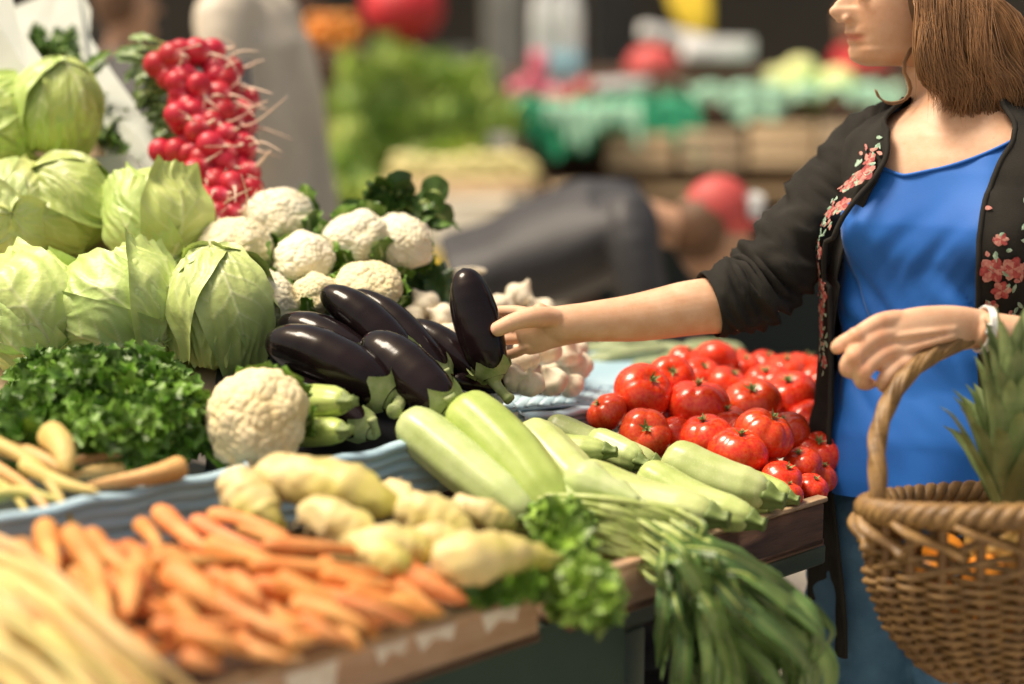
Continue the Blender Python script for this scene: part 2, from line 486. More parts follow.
crate(.05, .232, -.004, .30, .734, .062, 'short salmon wooden crate under the trailing green stems', M['wood'], lip=M['wood'])
crate(.29, .61, .012, .62, .730, .066, 'dark brown crate with a pale rim holding the zucchini beside the tomatoes', M['wood_dark'], lip=M['wood_pale'])
MB
tag(MB().add(box(st(.475, .27, .80), (.25, .42, .012), (U, NN, ZZ), .003)).build('tomato_tray', M['dark_plastic']),
    'flat black plastic tray under the tomato heap', 'tray')

# sloping display boards hidden under the heaps
def board(pts, th, label, m=M['wood_dark'], name='display_board', cat='board', kind=None):
    q = [P(x, y, D(x, y) * 1.0 + dd) for x, y, dd in pts]
    n1 = np.cross(q[1] - q[0], q[3] - q[0]); n1 /= np.linalg.norm(n1)
    if n1[2] > 0: n1 = -n1
    c = sum(q) / 4
    return tag(MB().add(slab(q, n1, th)).build(name, m, smooth=False), label, cat)
board([(-60, 420, .24), (262, 400, .20), (300, 215, .22), (-60, 60, .24)], .02, 'sloping wooden board under the cabbages and cauliflowers', M['cardboard'])
board([(205, 470, .12), (470, 468, .12), (500, 300, .14), (225, 300, .2)], .018, 'sloping dark board under the eggplants', M['dark_plastic'])

# ------------------------------------------------------------------ blue plastic trays
def ribbed_wall(a, b, h, th, drop, nrib=4):
    """long plastic wall from a to b (world points on its top edge), height h, with horizontal ribs"""
    a, b = np.array(a), np.array(b)
    ax = (b - a); L_ = np.linalg.norm(ax); ax /= L_
    nrm = np.cross(ax, ZZ); nrm /= np.linalg.norm(nrm)
    if nrm @ FW > 0: nrm = -nrm
    prof = [(0, 0), (.010, -.002), (.012, -.010), (.004, -.013)]
    for k in range(nrib):
        z = -.016 - k * (h - .02) / nrib; dz = (h - .02) / nrib
        prof += [(.003, z), (.0075, z - dz * .25), (.0075, z - dz * .55), (.003, z - dz * .8)]
    prof += [(.003, -h), (-th, -h), (-th, 0)]
    V = []; n = 30
    for i in range(n):
        p = a + ax * L_ * i / (n - 1)
        for (o, z) in prof:
            V.append(p + nrm * (o + .0015 * math.sin(i * .9)) + ZZ * (z + .002 * math.sin(i * .7)))
    return np.array(V), grid_faces(n, len(prof), True) + [tuple(range(len(prof))), tuple(range((n - 1) * len(prof), n * len(prof)))]
def tray(name, a, b, back, h, label, m):
    e = tag(empty(name, (np.array(a) + np.array(b)) / 2 - ZZ * h), label, 'tray')
    a, b, back = map(np.array, (a, b, back))
    MB().add(ribbed_wall(a, b, h, .004, 0)).build('front_wall', m, e)
    d = back - b; d[2] = 0
    MB().add(slab([a - ZZ * (h - .01), b - ZZ * (h - .01), b + d - ZZ * (h - .01), a + d - ZZ * (h - .01)], (0, 0, 1), .005)).build('tray_floor', m, e)
    for p in (a, b):
        MB().add(slab([p, p + d, p + d - ZZ * h * .9, p - ZZ * h * .9], np.cross(d, ZZ), .004)).build('side_wall', m, e)
    return e
tray('blue_tray', P(-30, 521, 1.98), P(246, 465, 2.24), P(215, 420, 2.5), .09, 'pale blue ribbed plastic tray holding the parsley and pale roots', M['blue_tray'])
tray('blue_tray', P(252, 476, 2.23), P(462, 428, 2.42), P(420, 400, 2.7), .085, 'blue ribbed plastic tray in front of the eggplants', M['blue_tray'])
tray('blue_tray', P(520, 414, 2.62), P(665, 398, 2.86), P(620, 366, 3.25), .05, 'light blue plastic tray between the garlic and the tomatoes', M['blue_tray'])
sl = MB()
for k in range(9):
    a = P(505 + k * 13, 409 - k * 1.2, 2.66 + k * .025); b = P(535 + k * 13, 374 - k * 1.0, 3.06 + k * .02)
    sl.add(sweep([a, b], .0095, 10, flat=.25))
for k in range(5):
    sl.add(sweep([P(500 + k * 8, 412 - k * 8.5, 2.64 + k * .1), P(640 + k * 6, 398 - k * 7.5, 2.86 + k * .1)], .009, 10, flat=.25))
tag(sl.build('wire_rack', M['blue_tray']), 'pale blue slatted rack beside the garlic, behind the zucchini', 'rack')

# ------------------------------------------------------------------ white foam boxes at the back left
fb = tag(empty('foam_box', P(120, 100, 3.1)), 'white foam box with notched corners behind the cabbages', 'box')
def foam_panel(pts, nrm, th, name='box_wall', parent=fb):
    MB().add(slab([P(*p) for p in pts], nrm, th)).build(name, M['foam'], parent, smooth=False)
A = dirc(.85, .35, .25)
foam_panel([(58, -8, 3.40), (72, 20, 3.36), (70, 46, 3.33), (94, 84, 3.26), (128, 132, 3.17), (158, 170, 3.09), (180, 172, 3.06), (203, 194, 2.98), (193, 205, 2.97), (160, 196, 3.03), (120, 175, 3.10), (70, 100, 3.22), (50, 30, 3.35)], A, .046)
foam_panel([(-12, 18, 3.50), (55, -10, 3.46), (70, 20, 3.42), (68, 48, 3.38), (30, 85, 3.36), (-12, 90, 3.38)], dirc(0, .2, -1), .02)
foam_panel([(88, 158, 3.04), (128, 155, 3.04), (150, 182, 3.0), (196, 200, 2.98), (190, 230, 2.98), (100, 230, 3.0)], dirc(.1, .2, -1), .02)
fb2 = tag(empty('foam_box', P(10, 60, 3.05)), 'white foam box with a pointed corner cut off by the photo edge', 'box')
foam_panel([(-40, -20, 3.12), (3, 2, 3.10), (9, 30, 3.07), (34, 66, 3.00), (26, 92, 2.99), (-40, 60, 3.1)], dirc(.8, .4, .3), .022, parent=fb2)
foam_panel([(-60, 30, 3.2), (2, 25, 3.12), (24, 70, 3.04), (10, 110, 3.03), (-60, 110, 3.1)], dirc(0, 0, -1), .02, parent=fb2)

# ------------------------------------------------------------------ cabbages
def leaf_patch(c, Rr, ax, e1, e2, phi, thmax, wmax, layer, seed, nu=72, nv=56, open_=.0, base=(.46,.58,.17), pale=(.66,.72,.38), vein=1.0, ruff=1.0):
    s = np.linspace(0, 1, nu)[:, None] * np.ones((1, nv)); t = np.linspace(-1, 1, nv)[None, :] * np.ones((nu, 1))
    th = s * thmax + .02
    W = wmax * np.sin(math.pi * np.clip(s * .80 + .13, 0, 1)) ** .55
    az = phi + t * W / np.maximum(np.sin(th), .30) * .62
    az = az + .12 * np.sin(s * 3 + seed)
    dirv = (np.cos(th)[..., None] * ax + np.sin(th)[..., None] * (np.cos(az)[..., None] * e1 + np.sin(az)[..., None] * e2))
    midw = .055 * (1.15 - s)
    mid = np.exp(-(t * W / midw) ** 2) * np.clip(1.1 - s, 0, 1)
    ph = s * 7.5 - np.abs(t) * 2.6 + seed * .37 + .35 * np.sin(seed + t * 4)
    fr = np.abs((ph % 1) - .5) * 2
    vn = np.exp(-((1 - fr) / .13) ** 2) * np.clip(1.15 - s, 0, 1) * np.clip(1.2 - np.abs(t), 0, 1)
    pts = c + dirv * Rr
    q = pts.reshape(-1, 3)
    big = nz(q, 2.2 / Rr * .5, seed * 3.1).reshape(nu, nv)
    sm = nz(q, 5.5 / Rr * .5, seed * 7.7).reshape(nu, nv)
    fold = np.abs(nz(np.stack([(s * 2.2).ravel(), (az * 3.2 + big * 1.3).ravel(), np.full(nu * nv, seed * 1.3)], 1), 1.25, seed)).reshape(nu, nv)
    edge = np.clip((np.abs(t) - .72) / .28, 0, 1) ** 2
    tip = np.clip((s - .82) / .18, 0, 1) ** 2
    ruffle = np.sin(s * 21 + seed) * edge + np.sin(t * 15 + seed * 2) * tip
    r = Rr * (layer + .035 * vein * mid + .020 * vein * vn + .085 * big + .014 * sm + .10 * (.22 - fold) * (0.35 + s) + (.03 + open_) * (edge * .6 + tip) + .018 * ruff * ruffle + .02 * open_ * s)
    v = c + dirv * r[..., None]
    k = np.clip(.8 * mid + .75 * vn + .18 * (1 - s) + .12 * (sm) + .25 * edge * 0, 0, 1)[..., None]
    col = np.array(base) * (1 - k) + np.array(pale) * k
    col = col * (1 + .18 * big[..., None])
    return v.reshape(-1, 3), grid_faces(nu, nv), col.reshape(-1, 3)

def cabbage_mesh(c, Rr, ax, seed, roll=0.0, squash=1.0, base=(.46,.58,.17), n=9, long=1.0):
    ax = np.array(ax) / np.linalg.norm(ax)
    t0 = np.array([.3, .1, 1.0]); e1 = np.cross(ax, t0); e1 /= np.linalg.norm(e1); e2 = np.cross(ax, e1)
    mb = MB(); c = np.asarray(c, float)
    z = np.zeros(3)
    v, f = ball(z, Rr * .93, 30, 40)
    mb.add((v, f), base)
    rr = random.Random(seed)
    for k in range(n):
        ph = roll + k * 2.39996 + rr.uniform(-.2, .2)
        b = np.array(base) * rr.uniform(.88, 1.12); b[0] *= rr.uniform(.88, 1.08)
        mb.add(leaf_patch(z, Rr, ax, e1, e2, ph, R(rr.uniform(105, 150)), rr.uniform(1.05, 1.45), .95 + .0115 * k, seed * 11.3 + k * 1.9, open_=rr.uniform(.04, .17) * (k > n - 4), base=b))
    # stem stub
    mb.add(sweep([ax * Rr * .9, ax * Rr * 1.03], [.16 * Rr, .13 * Rr], 14), (.72, .76, .48))
    V = np.concatenate(mb.v)
    al = V @ ax
    V = V + np.outer(al * (long - 1), ax)
    mb.v = [V + c]; mb.c = [np.concatenate(mb.c)]
    return mb
cabs = [
 (2,122,42,3.02,(-.5,-.2,.5),'pale green cabbage cut by the photo edge, above the veined one',(.36,.50,.11)),
 (57,110,47,3.02,(.1,.95,.25),'pointed green cabbage topmost against the white foam box',(.36,.49,.10)),
 (14,212,50,2.88,(.25,-.1,1),'yellowish cabbage on the photo edge in the middle row',(.55,.63,.20)),
 (69,206,48,2.90,(-.8,.5,.2),'crinkled green cabbage in the middle row, between two paler heads',(.38,.51,.12)),
 (156,216,50,2.86,(.4,-.9,.5),'round cabbage below the foam box end, beside the cauliflowers',(.43,.56,.15)),
 (34,314,58,2.64,(.55,-.8,.45),'large cabbage on the photo edge directly above the parsley',(.42,.56,.15)),
 (122,308,60,2.64,(.85,-.65,.55),'big cabbage with veins fanning to its lower corner, above the parsley',(.44,.57,.16)),
 (220,312,54,2.64,(-.1,.9,.2),'loose leafy cabbage lying between the eggplants and the big veined cabbage',(.46,.58,.17)),
 (100,395,50,2.72,(0,-1,.3),'cabbage tucked under the front row behind the parsley',(.33,.46,.10)),
 (175,372,34,2.78,(0,-1,.3),'small cabbage wedged low behind the parsley end',(.33,.46,.10)),
]
for i, (x, y, r, d, ax, lab, base) in enumerate(cabs):
    mb = cabbage_mesh(P(x, y, d), r * d / F * (.94 if i == 1 else 1.05), dirc(*ax), i + 3, roll=i * 1.1, base=base, long=1.12 if i in (1, 7) else (.97 if i == 6 else 1.0))
    tag(mb.build('cabbage', M['cabbage']), lab, 'cabbage', 'pale green cabbages heaped at the back left')

# ------------------------------------------------------------------ cauliflowers
def fib(n):
    i = np.arange(n) + .5
    ph = math.pi * (1 + 5 ** .5) * i; z = 1 - 2 * i / n
    s = np.sqrt(1 - z * z)
    return np.stack([s * np.cos(ph), s * np.sin(ph), z], 1)
def curd(c, Rr, ax, seed, flat=.80):
    rg = np.random.default_rng(seed)
    v, f = ball((0, 0, 0), 1, 90, 130)
    A_ = fib(46) + rg.normal(0, .13, (46, 3)); A_ /= np.linalg.norm(A_, axis=1)[:, None]
    B_ = fib(300) + rg.normal(0, .05, (300, 3)); B_ /= np.linalg.norm(B_, axis=1)[:, None]
    ca = np.sort(np.arccos(np.clip(v @ A_.T, -1, 1)), axis=1)
    cb = np.sort(np.arccos(np.clip(v @ B_.T, -1, 1)), axis=1)
    a1 = ca[:, 0]; ea = np.clip((ca[:, 1] - ca[:, 0]) / .22, 0, 1); eb = np.clip((cb[:, 1] - cb[:, 0]) / .085, 0, 1)
    r = 1 + .085 * (ea ** .6 - .6) * (.6 + nz(v, 2.2, seed + 9)) + .048 * (eb ** .6 - .5) + .14 * nz(v, 1.7, seed) + .012 * nz(v, 22, seed)
    al = v[:, 2]
    r = np.where(al < 0, r * (1 + .1 * al), r)
    V = v * r[:, None]; V[:, 2] *= flat
    e1 = np.cross(ax, [.2, .3, 1]); e1 /= np.linalg.norm(e1); e2 = np.cross(ax, e1)
    V = (V @ np.array([e1, e2, ax])) * Rr + c
    k = (1 - ea)[:, None] * .25
    col = (1 - k) * np.array([1, 1, 1]) + k * np.array([1.0, .92, .68])
    return V, f, col
def cauliflower(px, py, r, d, ax, lab, seed, nleaf=7, leafcol=(1, 1, 1), leaflen=1.0, tone=(1, 1, 1)):
    c = P(px, py, d); Rr = r * d / F; ax = dirc(*ax)
    e = tag(empty('cauliflower', c - ax * Rr * .6), lab, 'cauliflower', 'white cauliflowers on the stall')
    v, f, col = curd(c, Rr, ax, seed)
    MB().add((v, f, col * np.array(tone))).build('curd', M['curd'], e)
    rr = random.Random(seed)
    e1 = np.cross(ax, [.2, .3, 1]); e1 /= np.linalg.norm(e1); e2 = np.cross(ax, e1)
    lf = MB()
    for k in range(nleaf):
        a = k * 2 * math.pi / nleaf + rr.uniform(-.25, .25)
        o = math.cos(a) * e1 + math.sin(a) * e2
        h = rr.uniform(.15, .70) * leaflen
        path = spline([c - ax * Rr * .8 + o * Rr * .35, c - ax * Rr * .45 + o * Rr * .92, c + ax * Rr * (h - .2) + o * Rr * 1.06, c + ax * Rr * h + o * Rr * (1.08 + .15 * rr.random())], 14)
        wd = Rr * rr.uniform(.26, .42) * np.array([.5, .6, .7, .85, 1, 1.1, 1.15, 1.15, 1.1, 1.05, .95, .8, .55, .2])
        lf.add(blade(path, wd, 7, .25, ref=o, wav=.25, rng=rr, col=np.array((.12, .25, .03)) * rr.uniform(.7, 1.2)))
        lf.add(sweep(path[:9] + o * Rr * .03, np.linspace(.09, .03, 9) * Rr, 8), (.48, .58, .26))
    ob = lf.build('leaves', M['cauli_leaf'], e)
    MB().add(sweep([c - ax * Rr * .4, c - ax * Rr * .9], [.4 * Rr, .3 * Rr], 16)).build('stalk', M['curd_stalk'], e)
    return e
M['cauli_leaf'] = mat('cauli_leaf', (.9, .9, .9), (1.1, 1.1, 1), rough=.4, attr=True, bump=.4, bscale=90, nscale=20)
cauliflower(277, 220, 37, 2.92, (0, .9, .5), 'white cauliflower directly below the radishes with upright green leaves', 21)
cauliflower(236, 248, 35, 2.84, (.1, .8, .6), 'yellow-white cauliflower beside the round cabbage below the radishes', 22, leaflen=.3, tone=(1,.97,.88))
cauliflower(304, 260, 31, 2.80, (.1, .7, .7), 'small cauliflower ringed by dark green leaves in the middle of the heap', 23)
cauliflower(357, 240, 33, 2.86, (-.2, .7, .6), 'white cauliflower with a curled green leaf on it, left of the tallest one', 24)
cauliflower(403, 243, 31, 2.88, (.4, .6, .6), 'tallest white cauliflower in front of the dark green leaf bunch', 25, leaflen=.2)
cauliflower(368, 290, 34, 2.74, (.1, .8, .6), 'brownish cauliflower with one green leaf, right above the eggplants', 26, tone=(.98,.92,.76), leaflen=.6)
cauliflower(317, 294, 24, 2.72, (0, .8, .6), 'smallest cauliflower just above the eggplant tips', 27, tone=(1,.95,.8))
cauliflower(262, 302, 36, 2.70, (.3, .8, .5), 'cauliflower squeezed between the loose leafy cabbage and the eggplants', 28, leaflen=.4)
cauliflower(216, 272, 22, 2.80, (0, .9, .4), 'little cauliflower peeping out behind the loose leafy cabbage', 29, leaflen=.3)
cauliflower(257, 419, 50, 2.30, (-.1, .35, .95), 'large cream cauliflower alone beside the blue tray in front of the eggplants', 30, nleaf=6, leaflen=.1, tone=(.98,.90,.72))

# ------------------------------------------------------------------ eggplants
EG = [(0,.02),(.012,.24),(.035,.42),(.08,.60),(.16,.78),(.28,.93),(.42,1.0),(.58,.99),(.74,.90),(.87,.76),(.96,.62),(1.0,.45)]
def eggplant(a, b, r, lab, seed, bend=.0, calyx=True, cdir=None):
    a = np.array(a); b = np.array(b); L_ = np.linalg.norm(b - a)
    T = (b - a) / L_
    side = np.cross(T, FW); side /= np.linalg.norm(side)
    pts = spline([a, a * .66 + b * .34 + side * bend * L_, a * .3 + b * .7 + side * bend * L_ * .8, b], 44)
    rr = random.Random(seed)
    pa, pb = rr.uniform(0, 6), rr.uniform(0, 6)
    sec = lambda an, t: 1 + .035 * np.cos(2 * an + pa) + .018 * np.cos(3 * an + pb + t * 2)
    rad = interp(np.linspace(0, 1, 44), EG) * r
    e = tag(empty('eggplant', (a + b) / 2), lab, 'eggplant', 'glossy dark purple eggplants')
    MB().add(sweep(pts, rad, 36, sec)).build('fruit', M['eggplant'], e)
    if calyx:
        mb = MB()
        Tn, N_, B_ = frames(pts)
        seg = 40; rows = 9
        an = np.linspace(0, 2 * math.pi, seg, endpoint=False)
        V = []
        ph = rr.random() * 6
        for i in range(rows):
            u = i / (rows - 1)
            for ang in an:
                tip = .80 + .13 * (abs(math.sin(2.5 * ang + ph))) ** .8
                t = tip + (1.0 - tip) * u
                ft = t * 43; k = min(42, int(ft)); w_ = ft - k
                p = pts[k] * (1 - w_) + pts[k + 1] * w_
                rad_ = (rad[k] * (1 - w_) + rad[k + 1] * w_) * 1.05 + r * (.05 + .14 * (1 - u) ** 3)
                V.append(p + (B_[k] * math.cos(ang) + N_[k] * math.sin(ang)) * rad_)
        mb.add((np.array(V), grid_faces(rows, seg, True)))
        cd = np.array(cdir) if cdir is not None else T
        cd = cd / np.linalg.norm(cd)
        sp = spline([b - T * r * .12, b + T * r * .25, b + T * r * .35 + cd * r * .5, b + T * r * .35 + cd * r * .95], 12)
        mb.add(sweep(sp, np.array([.46, .44, .38, .30, .25, .23, .22, .22, .22, .24, .27, .24]) * r, 14))
        mb.build('calyx', M['calyx'], e)
    return e
egg = [
 ((266,340,2.50),(392,398,2.44),31,.05,'largest eggplant, lying foremost with its pale calyx beside the zucchini'),
 ((279,322,2.60),(370,365,2.54),22,.05,'eggplant half hidden behind the foremost big one'),
 ((322,290,2.62),(412,366,2.56),23,.04,'eggplant topmost in the heap, its blunt tip against the brownish cauliflower'),
 ((352,292,2.66),(446,380,2.58),18,.05,'slim eggplant just behind the topmost one'),
 ((364,338,2.50),(450,412,2.42),27,.03,'upright-leaning eggplant in the middle of the heap, pointing at the zucchini'),
 ((402,326,2.68),(482,378,2.62),20,.04,'eggplant at the garlic side of the heap, behind the held one'),
 ((268,380,2.48),(372,432,2.40),20,.02,'eggplant lowest in the heap, behind the large cream cauliflower'),
 ((452,380,2.60),(505,386,2.66),11,.0,'small greyish eggplant tip just left of the held one'),
 ((290,372,2.58),(410,400,2.60),22,.0,'eggplant buried beneath the foremost big one'),
 ((380,345,2.68),(440,400,2.64),22,.0,'eggplant buried in the middle, behind the upright-leaning one'),
]
for i, (a, b, r, bd, lab) in enumerate(egg):
    eggplant(P(*a), P(*b), r * .95 * a[2] / F, lab, i, bd, calyx=(i not in (8, 9)), cdir=dirc(-.3, .9, .3) if i != 0 else dirc(-.2, -.3, .9))
HELD_A, HELD_B = P(463, 268, 2.60), P(494, 378, 2.58)
eggplant(HELD_A, HELD_B, 23 * 2.6 / F, 'eggplant held upright in the hand above the heap', 50, -.01, cdir=dirc(.5, -.5, .3))

# ------------------------------------------------------------------ zucchini
def zucchini(pa, pb, r, lab, seed, col=(1, 1, 1), bend=.03, stem=True, flip=False, r0=.92, r1=.70):
    a = P(*pa); b = P(*pb); rr = random.Random(seed)
    L_ = np.linalg.norm(b - a); T = (b - a) / L_; side = np.cross(T, FW); side /= np.linalg.norm(side)
    pts = spline([a, a * .5 + b * .5 + side * bend * L_, b], 40)
    t = np.linspace(0, 1, 40)
    rad = r * np.interp(t, [0, .012, .04, .09, .2, .5, .8, .93, .985, 1], [.05, .42, .70, .88, r0 + .06, 1, .90, r1, r1 * .72, r1 * .5])
    ph = rr.random() * 6
    sec = lambda an, t_: 1 + .055 * np.abs(np.cos(4 * (an + ph))) + .03 * np.cos(2 * an + ph)
    e = tag(empty('zucchini', (a + b) / 2), lab, 'zucchini', 'pale green zucchini')
    MB().add(sweep(pts, rad, 48, sec), col).build('fruit', M['zucchini'], e)
    if stem:
        s5 = lambda an, t_: 1 + .16 * np.cos(5 * an)
        sl_ = r * 1.0
        MB().add(sweep(spline([b - T * r * .15, b + T * sl_ * .35, b + T * sl_ * .7 + side * sl_ * .05], 9), np.array([.60, .56, .5, .42, .36, .33, .32, .33, .35]) * r * .95, 30, s5)).build('stem', M['zucchini_stem'], e)
    return e
Y = (.80, .92, .42)
zs = [
 ((404,418,2.40),(530,520,2.27),26,(.92,1,.80),.0,'pale zucchini leftmost of the big pair, leaning out of the blue tray'),
 ((458,404,2.42),(560,520,2.28),30,Y,.03,'fattest yellow-green zucchini lying across the middle of the heap'),
 ((525,430,2.48),(612,520,2.33),26,(.95,1,.75),.0,'broad pale zucchini pressed against the fattest one'),
 ((502,436,2.50),(606,451,2.46),16,(.85,.95,.55),-.05,'short horizontal zucchini showing a small dark stem tip'),
 ((546,422,2.62),(655,462,2.56),15,(.95,1,.8),-.04,'slim zucchini farthest back, directly in front of the tomatoes'),
 ((590,440,2.56),(640,462,2.50),16,(.9,1,.7),0,'stubby zucchini behind the dark-tipped one'),
 ((664,456,2.50),(768,496,2.44),25,(.95,1,.78),-.05,'plump zucchini lying closest to the tomatoes on the right'),
 ((640,470,2.44),(752,520,2.36),20,(.92,1,.66),-.06,'curved zucchini in front of the plump one by the tomatoes'),
 ((572,474,2.40),(712,516,2.32),25,(.95,1,.72),-.06,'long zucchini just above the trailing green stems'),
 ((560,484,2.40),(650,530,2.30),24,(.85,.95,.6),0,'zucchini half covered by the trailing green stems'),
 ((700,500,2.50),(772,503,2.44),15,(.85,.95,.6),0,'little zucchini end under the plump one by the crate rim'),
 ((735,478,2.52),(790,498,2.48),14,(.80,.92,.5),0,'thin zucchini tip touching the lowest tomatoes'),
 ((470,470,2.46),(550,540,2.34),28,(.85,.95,.6),0,'zucchini buried beneath the big pair'),
 ((286,402,2.42),(346,402,2.34),17,(.85,.95,.5),.0,'yellowish zucchini end sticking out behind the large cream cauliflower, upper one'),
 ((286,432,2.40),(344,431,2.32),15,(.78,.90,.42),.0,'yellowish zucchini end sticking out behind the large cream cauliflower, lower one'),
]
for i, (a, b, r, col, bd, lab) in enumerate(zs):
    zucchini(a, b, r * a[2] / F, lab, i, col, bd)
# pods / cucumbers behind, pale grey green
M['grey_cucumber'] = mat('grey_cucumber', (.22,.28,.13), (.33,.38,.22), rough=.5, nscale=30, bump=.3, bscale=80, rnd=.1)
cu = [((575,352,3.30),(640,356,3.28),10),((600,362,3.18),(668,350,3.22),9),((640,352,3.32),(700,356,3.3),10),((655,364,3.2),(712,352,3.24),9),((680,350,3.34),(745,352,3.34),10),((600,346,3.4),(660,344,3.4),10),((630,368,3.14),(690,366,3.14),9),((585,364,3.2),(620,362,3.2),9)]
cl = ['leftmost behind the garlic','slanting under the forearm','near the highest tomato','slanting up towards the highest tomato','hidden behind the highest tomato','farthest back under the forearm','nearest to the tomato heap','short one touching the garlic']
for i, (a, b, r) in enumerate(cu):
    A_, B_ = P(*a), P(*b)
    t = np.linspace(0, 1, 24)
    rad = r * a[2] / F * np.interp(t, [0, .03, .12, .5, .88, .97, 1], [.1, .5, .85, 1, .85, .5, .1])
    ob = MB().add(sweep(spline([A_, (A_ + B_) / 2 + ZZ * .004, B_], 24), rad, 20)).build('cucumber', M['grey_cucumber'])
    tag(ob, 'dull grey-green cucumber ' + cl[i], 'cucumber', 'grey-green cucumbers behind the garlic')
board([(570, 386, .16), (745, 386, .16), (745, 352, .32), (570, 352, .32)], .02, 'low pale blue board under the grey-green cucumbers', M['blue_tray'])

# ------------------------------------------------------------------ tomatoes
def tomato_proto(seed):
    rr = random.Random(seed)
    nu, nv = 34, 60
    th = np.linspace(0, math.pi, nu); ph = np.linspace(0, 2 * math.pi, nv, endpoint=False)
    t, p = np.meshgrid(th, ph, indexing='ij')
    nl = rr.choice([5, 6, 7]); k1, k2 = rr.uniform(0, 6), rr.uniform(0, 6)
    lobes = (np.abs(np.cos(nl / 2 * p + k1)) ** .7 - .7) * np.sin(t) ** .8 * (.10 * np.clip(1.3 - t / 2.2, .1, 1)) * rr.uniform(.5, 1.4)
    r = 1 + lobes + .03 * np.cos(2 * p + k2) * np.sin(t)
    x = r * np.sin(t) * np.cos(p); y = r * np.sin(t) * np.sin(p)
    z = .80 * np.cos(t) * r - .20 * np.exp(-(t / .34) ** 2) + .05 * np.exp(-((math.pi - t) / .3) ** 2)
    e = MB().add((np.stack([x, y, z], -1).reshape(-1, 3), grid_faces(nu, nv, True))).build('tomato', M['tomato'], origin=(0, 0, 0))
    cm = MB()
    n = rr.choice([5, 6])
    for k in range(n):
        a = k * 2 * math.pi / n + rr.uniform(-.2, .2); o = np.array([math.cos(a), math.sin(a), 0])
        l = rr.uniform(.20, .36)
        pa = spline([o * .02 + ZZ * .63, o * l * .5 + ZZ * .73, o * l + ZZ * (.80 + rr.uniform(-.03, .08))], 7)
        cm.add(blade(pa, np.array([.05, .075, .07, .055, .04, .025, .008]), 3, .3, ref=ZZ, rng=rr))
    cm.add(sweep(spline([ZZ * .58, ZZ * .74, ZZ * .80 + np.array([.04, 0, 0])], 6), [.05, .045, .04, .04, .045, .05], 8))
    cm.build('calyx', M['tomato_calyx'], e)
    return e
tp = [tomato_proto(s) for s in (1, 2, 3, 4, 5)]
toms = [
 (643,392,29,2.72,(.35,.55,.6),'big tomato with a glossy ribbed top at the left of the heap'),
 (671,377,22,2.80,(.0,.4,.9),'tomato behind the big left one, its scarred top facing out'),
 (698,405,30,2.72,(0,.9,.2),'smooth round tomato front and centre of the heap'),
 (645,434,25,2.62,(0,.35,.9),'tomato at the lower left showing its green star calyx'),
 (607,413,20,2.68,(-.6,.6,.3),'leftmost tomato of the heap, small and smooth'),
 (716,359,21,3.00,(.1,.9,-.3),'highest tomato, perched alone on top of the heap'),
 (752,404,28,2.76,(-.1,.75,.6),'large tomato with a green-scarred top right of the smooth centre one'),
 (706,437,26,2.62,(-.2,.85,.3),'wide ribbed tomato lying above the plump zucchini'),
 (738,452,28,2.58,(.1,.8,.3),'heart-shaped tomato touching the plump zucchini'),
 (764,434,28,2.62,(.4,.8,.3),'two-lobed tomato below the green-scarred one'),
 (804,369,20,2.98,(.2,.9,.1),'tomato at the top right beside the cardigan'),
 (790,396,27,2.82,(-.2,.8,.5),'shiny ribbed tomato third from the cardigan in the upper row'),
 (812,425,26,2.72,(.3,.6,.5),'tomato half hidden by the cardigan, middle height'),
 (768,384,23,2.92,(-.2,.8,.5),'tomato behind the shiny ribbed one, showing a dark calyx'),
 (680,436,20,2.68,(.5,.5,.3),'small dark tomato in the gap below the smooth centre one'),
 (701,376,20,2.90,(.1,.7,.7),'tomato with a pale leathery top under the highest one'),
 (728,385,20,2.88,(.3,.7,.4),'tomato squeezed right of the leathery-topped one'),
 (745,368,16,3.02,(.0,.8,.5),'small tomato just right of the highest one'),
 (786,432,22,2.70,(-.3,.8,.5),'tomato with a green calyx right of the two-lobed one'),
 (822,454,24,2.64,(.0,.6,.5),'tomato low down against the jeans'),
 (782,479,20,2.54,(.3,.7,.4),'tomato lying low beside the zucchini tips'),
 (802,464,19,2.58,(-.3,.8,.4),'tomato in the low row, second from the jeans'),
 (787,494,15,2.50,(.2,.9,.2),'lowest tomato, just above the black tray rim'),
 (812,488,16,2.52,(.2,.7,.4),'low tomato nearest the crate rim beside the jeans'),
 (766,470,16,2.60,(.0,.9,.2),'small tomato under the heart-shaped one'),
 (824,402,22,2.84,(.2,.8,.2),'upper tomato pressed against the cardigan edge'),
 (662,412,24,2.76,(.0,.6,.5),'tomato buried behind the lower left one'),
 (725,425,24,2.70,(0,.8,.3),'tomato buried under the smooth centre one'),
 (775,412,20,2.80,(0,.8,.3),'tomato wedged beneath the shiny ribbed one'),
 (686,362,18,2.98,(.2,.8,.3),'tomato farthest back, left of the highest one'),
 (630,410,20,2.80,(-.2,.8,.3),'tomato under the big left one'),
 (800,445,20,2.74,(0,.8,.3),'tomato in shadow between the calyx one and the jeans'),
 (745,432,22,2.68,(0,.8,.3),'tomato in the dark gap above the two-lobed one'),
 (655,455,18,2.66,(0,.8,.3),'tomato hidden under the lower left one'),
 (832,476,18,2.60,(.4,.8,.3),'tomato behind the jeans at the heap end'),
 (786,372,20,3.00,(0,.8,.4),'tomato in the back row under the pale sleeve shadow, left of the top right one'),
 (765,366,17,3.06,(.2,.8,.4),'small tomato farthest back in the middle of the upper row'),
 (822,382,19,2.94,(.2,.8,.4),'tomato squeezed beneath the top right one against the cardigan'),
 (735,360,14,3.12,(0,.8,.3),'tomato farthest back, right of the highest one'),
]
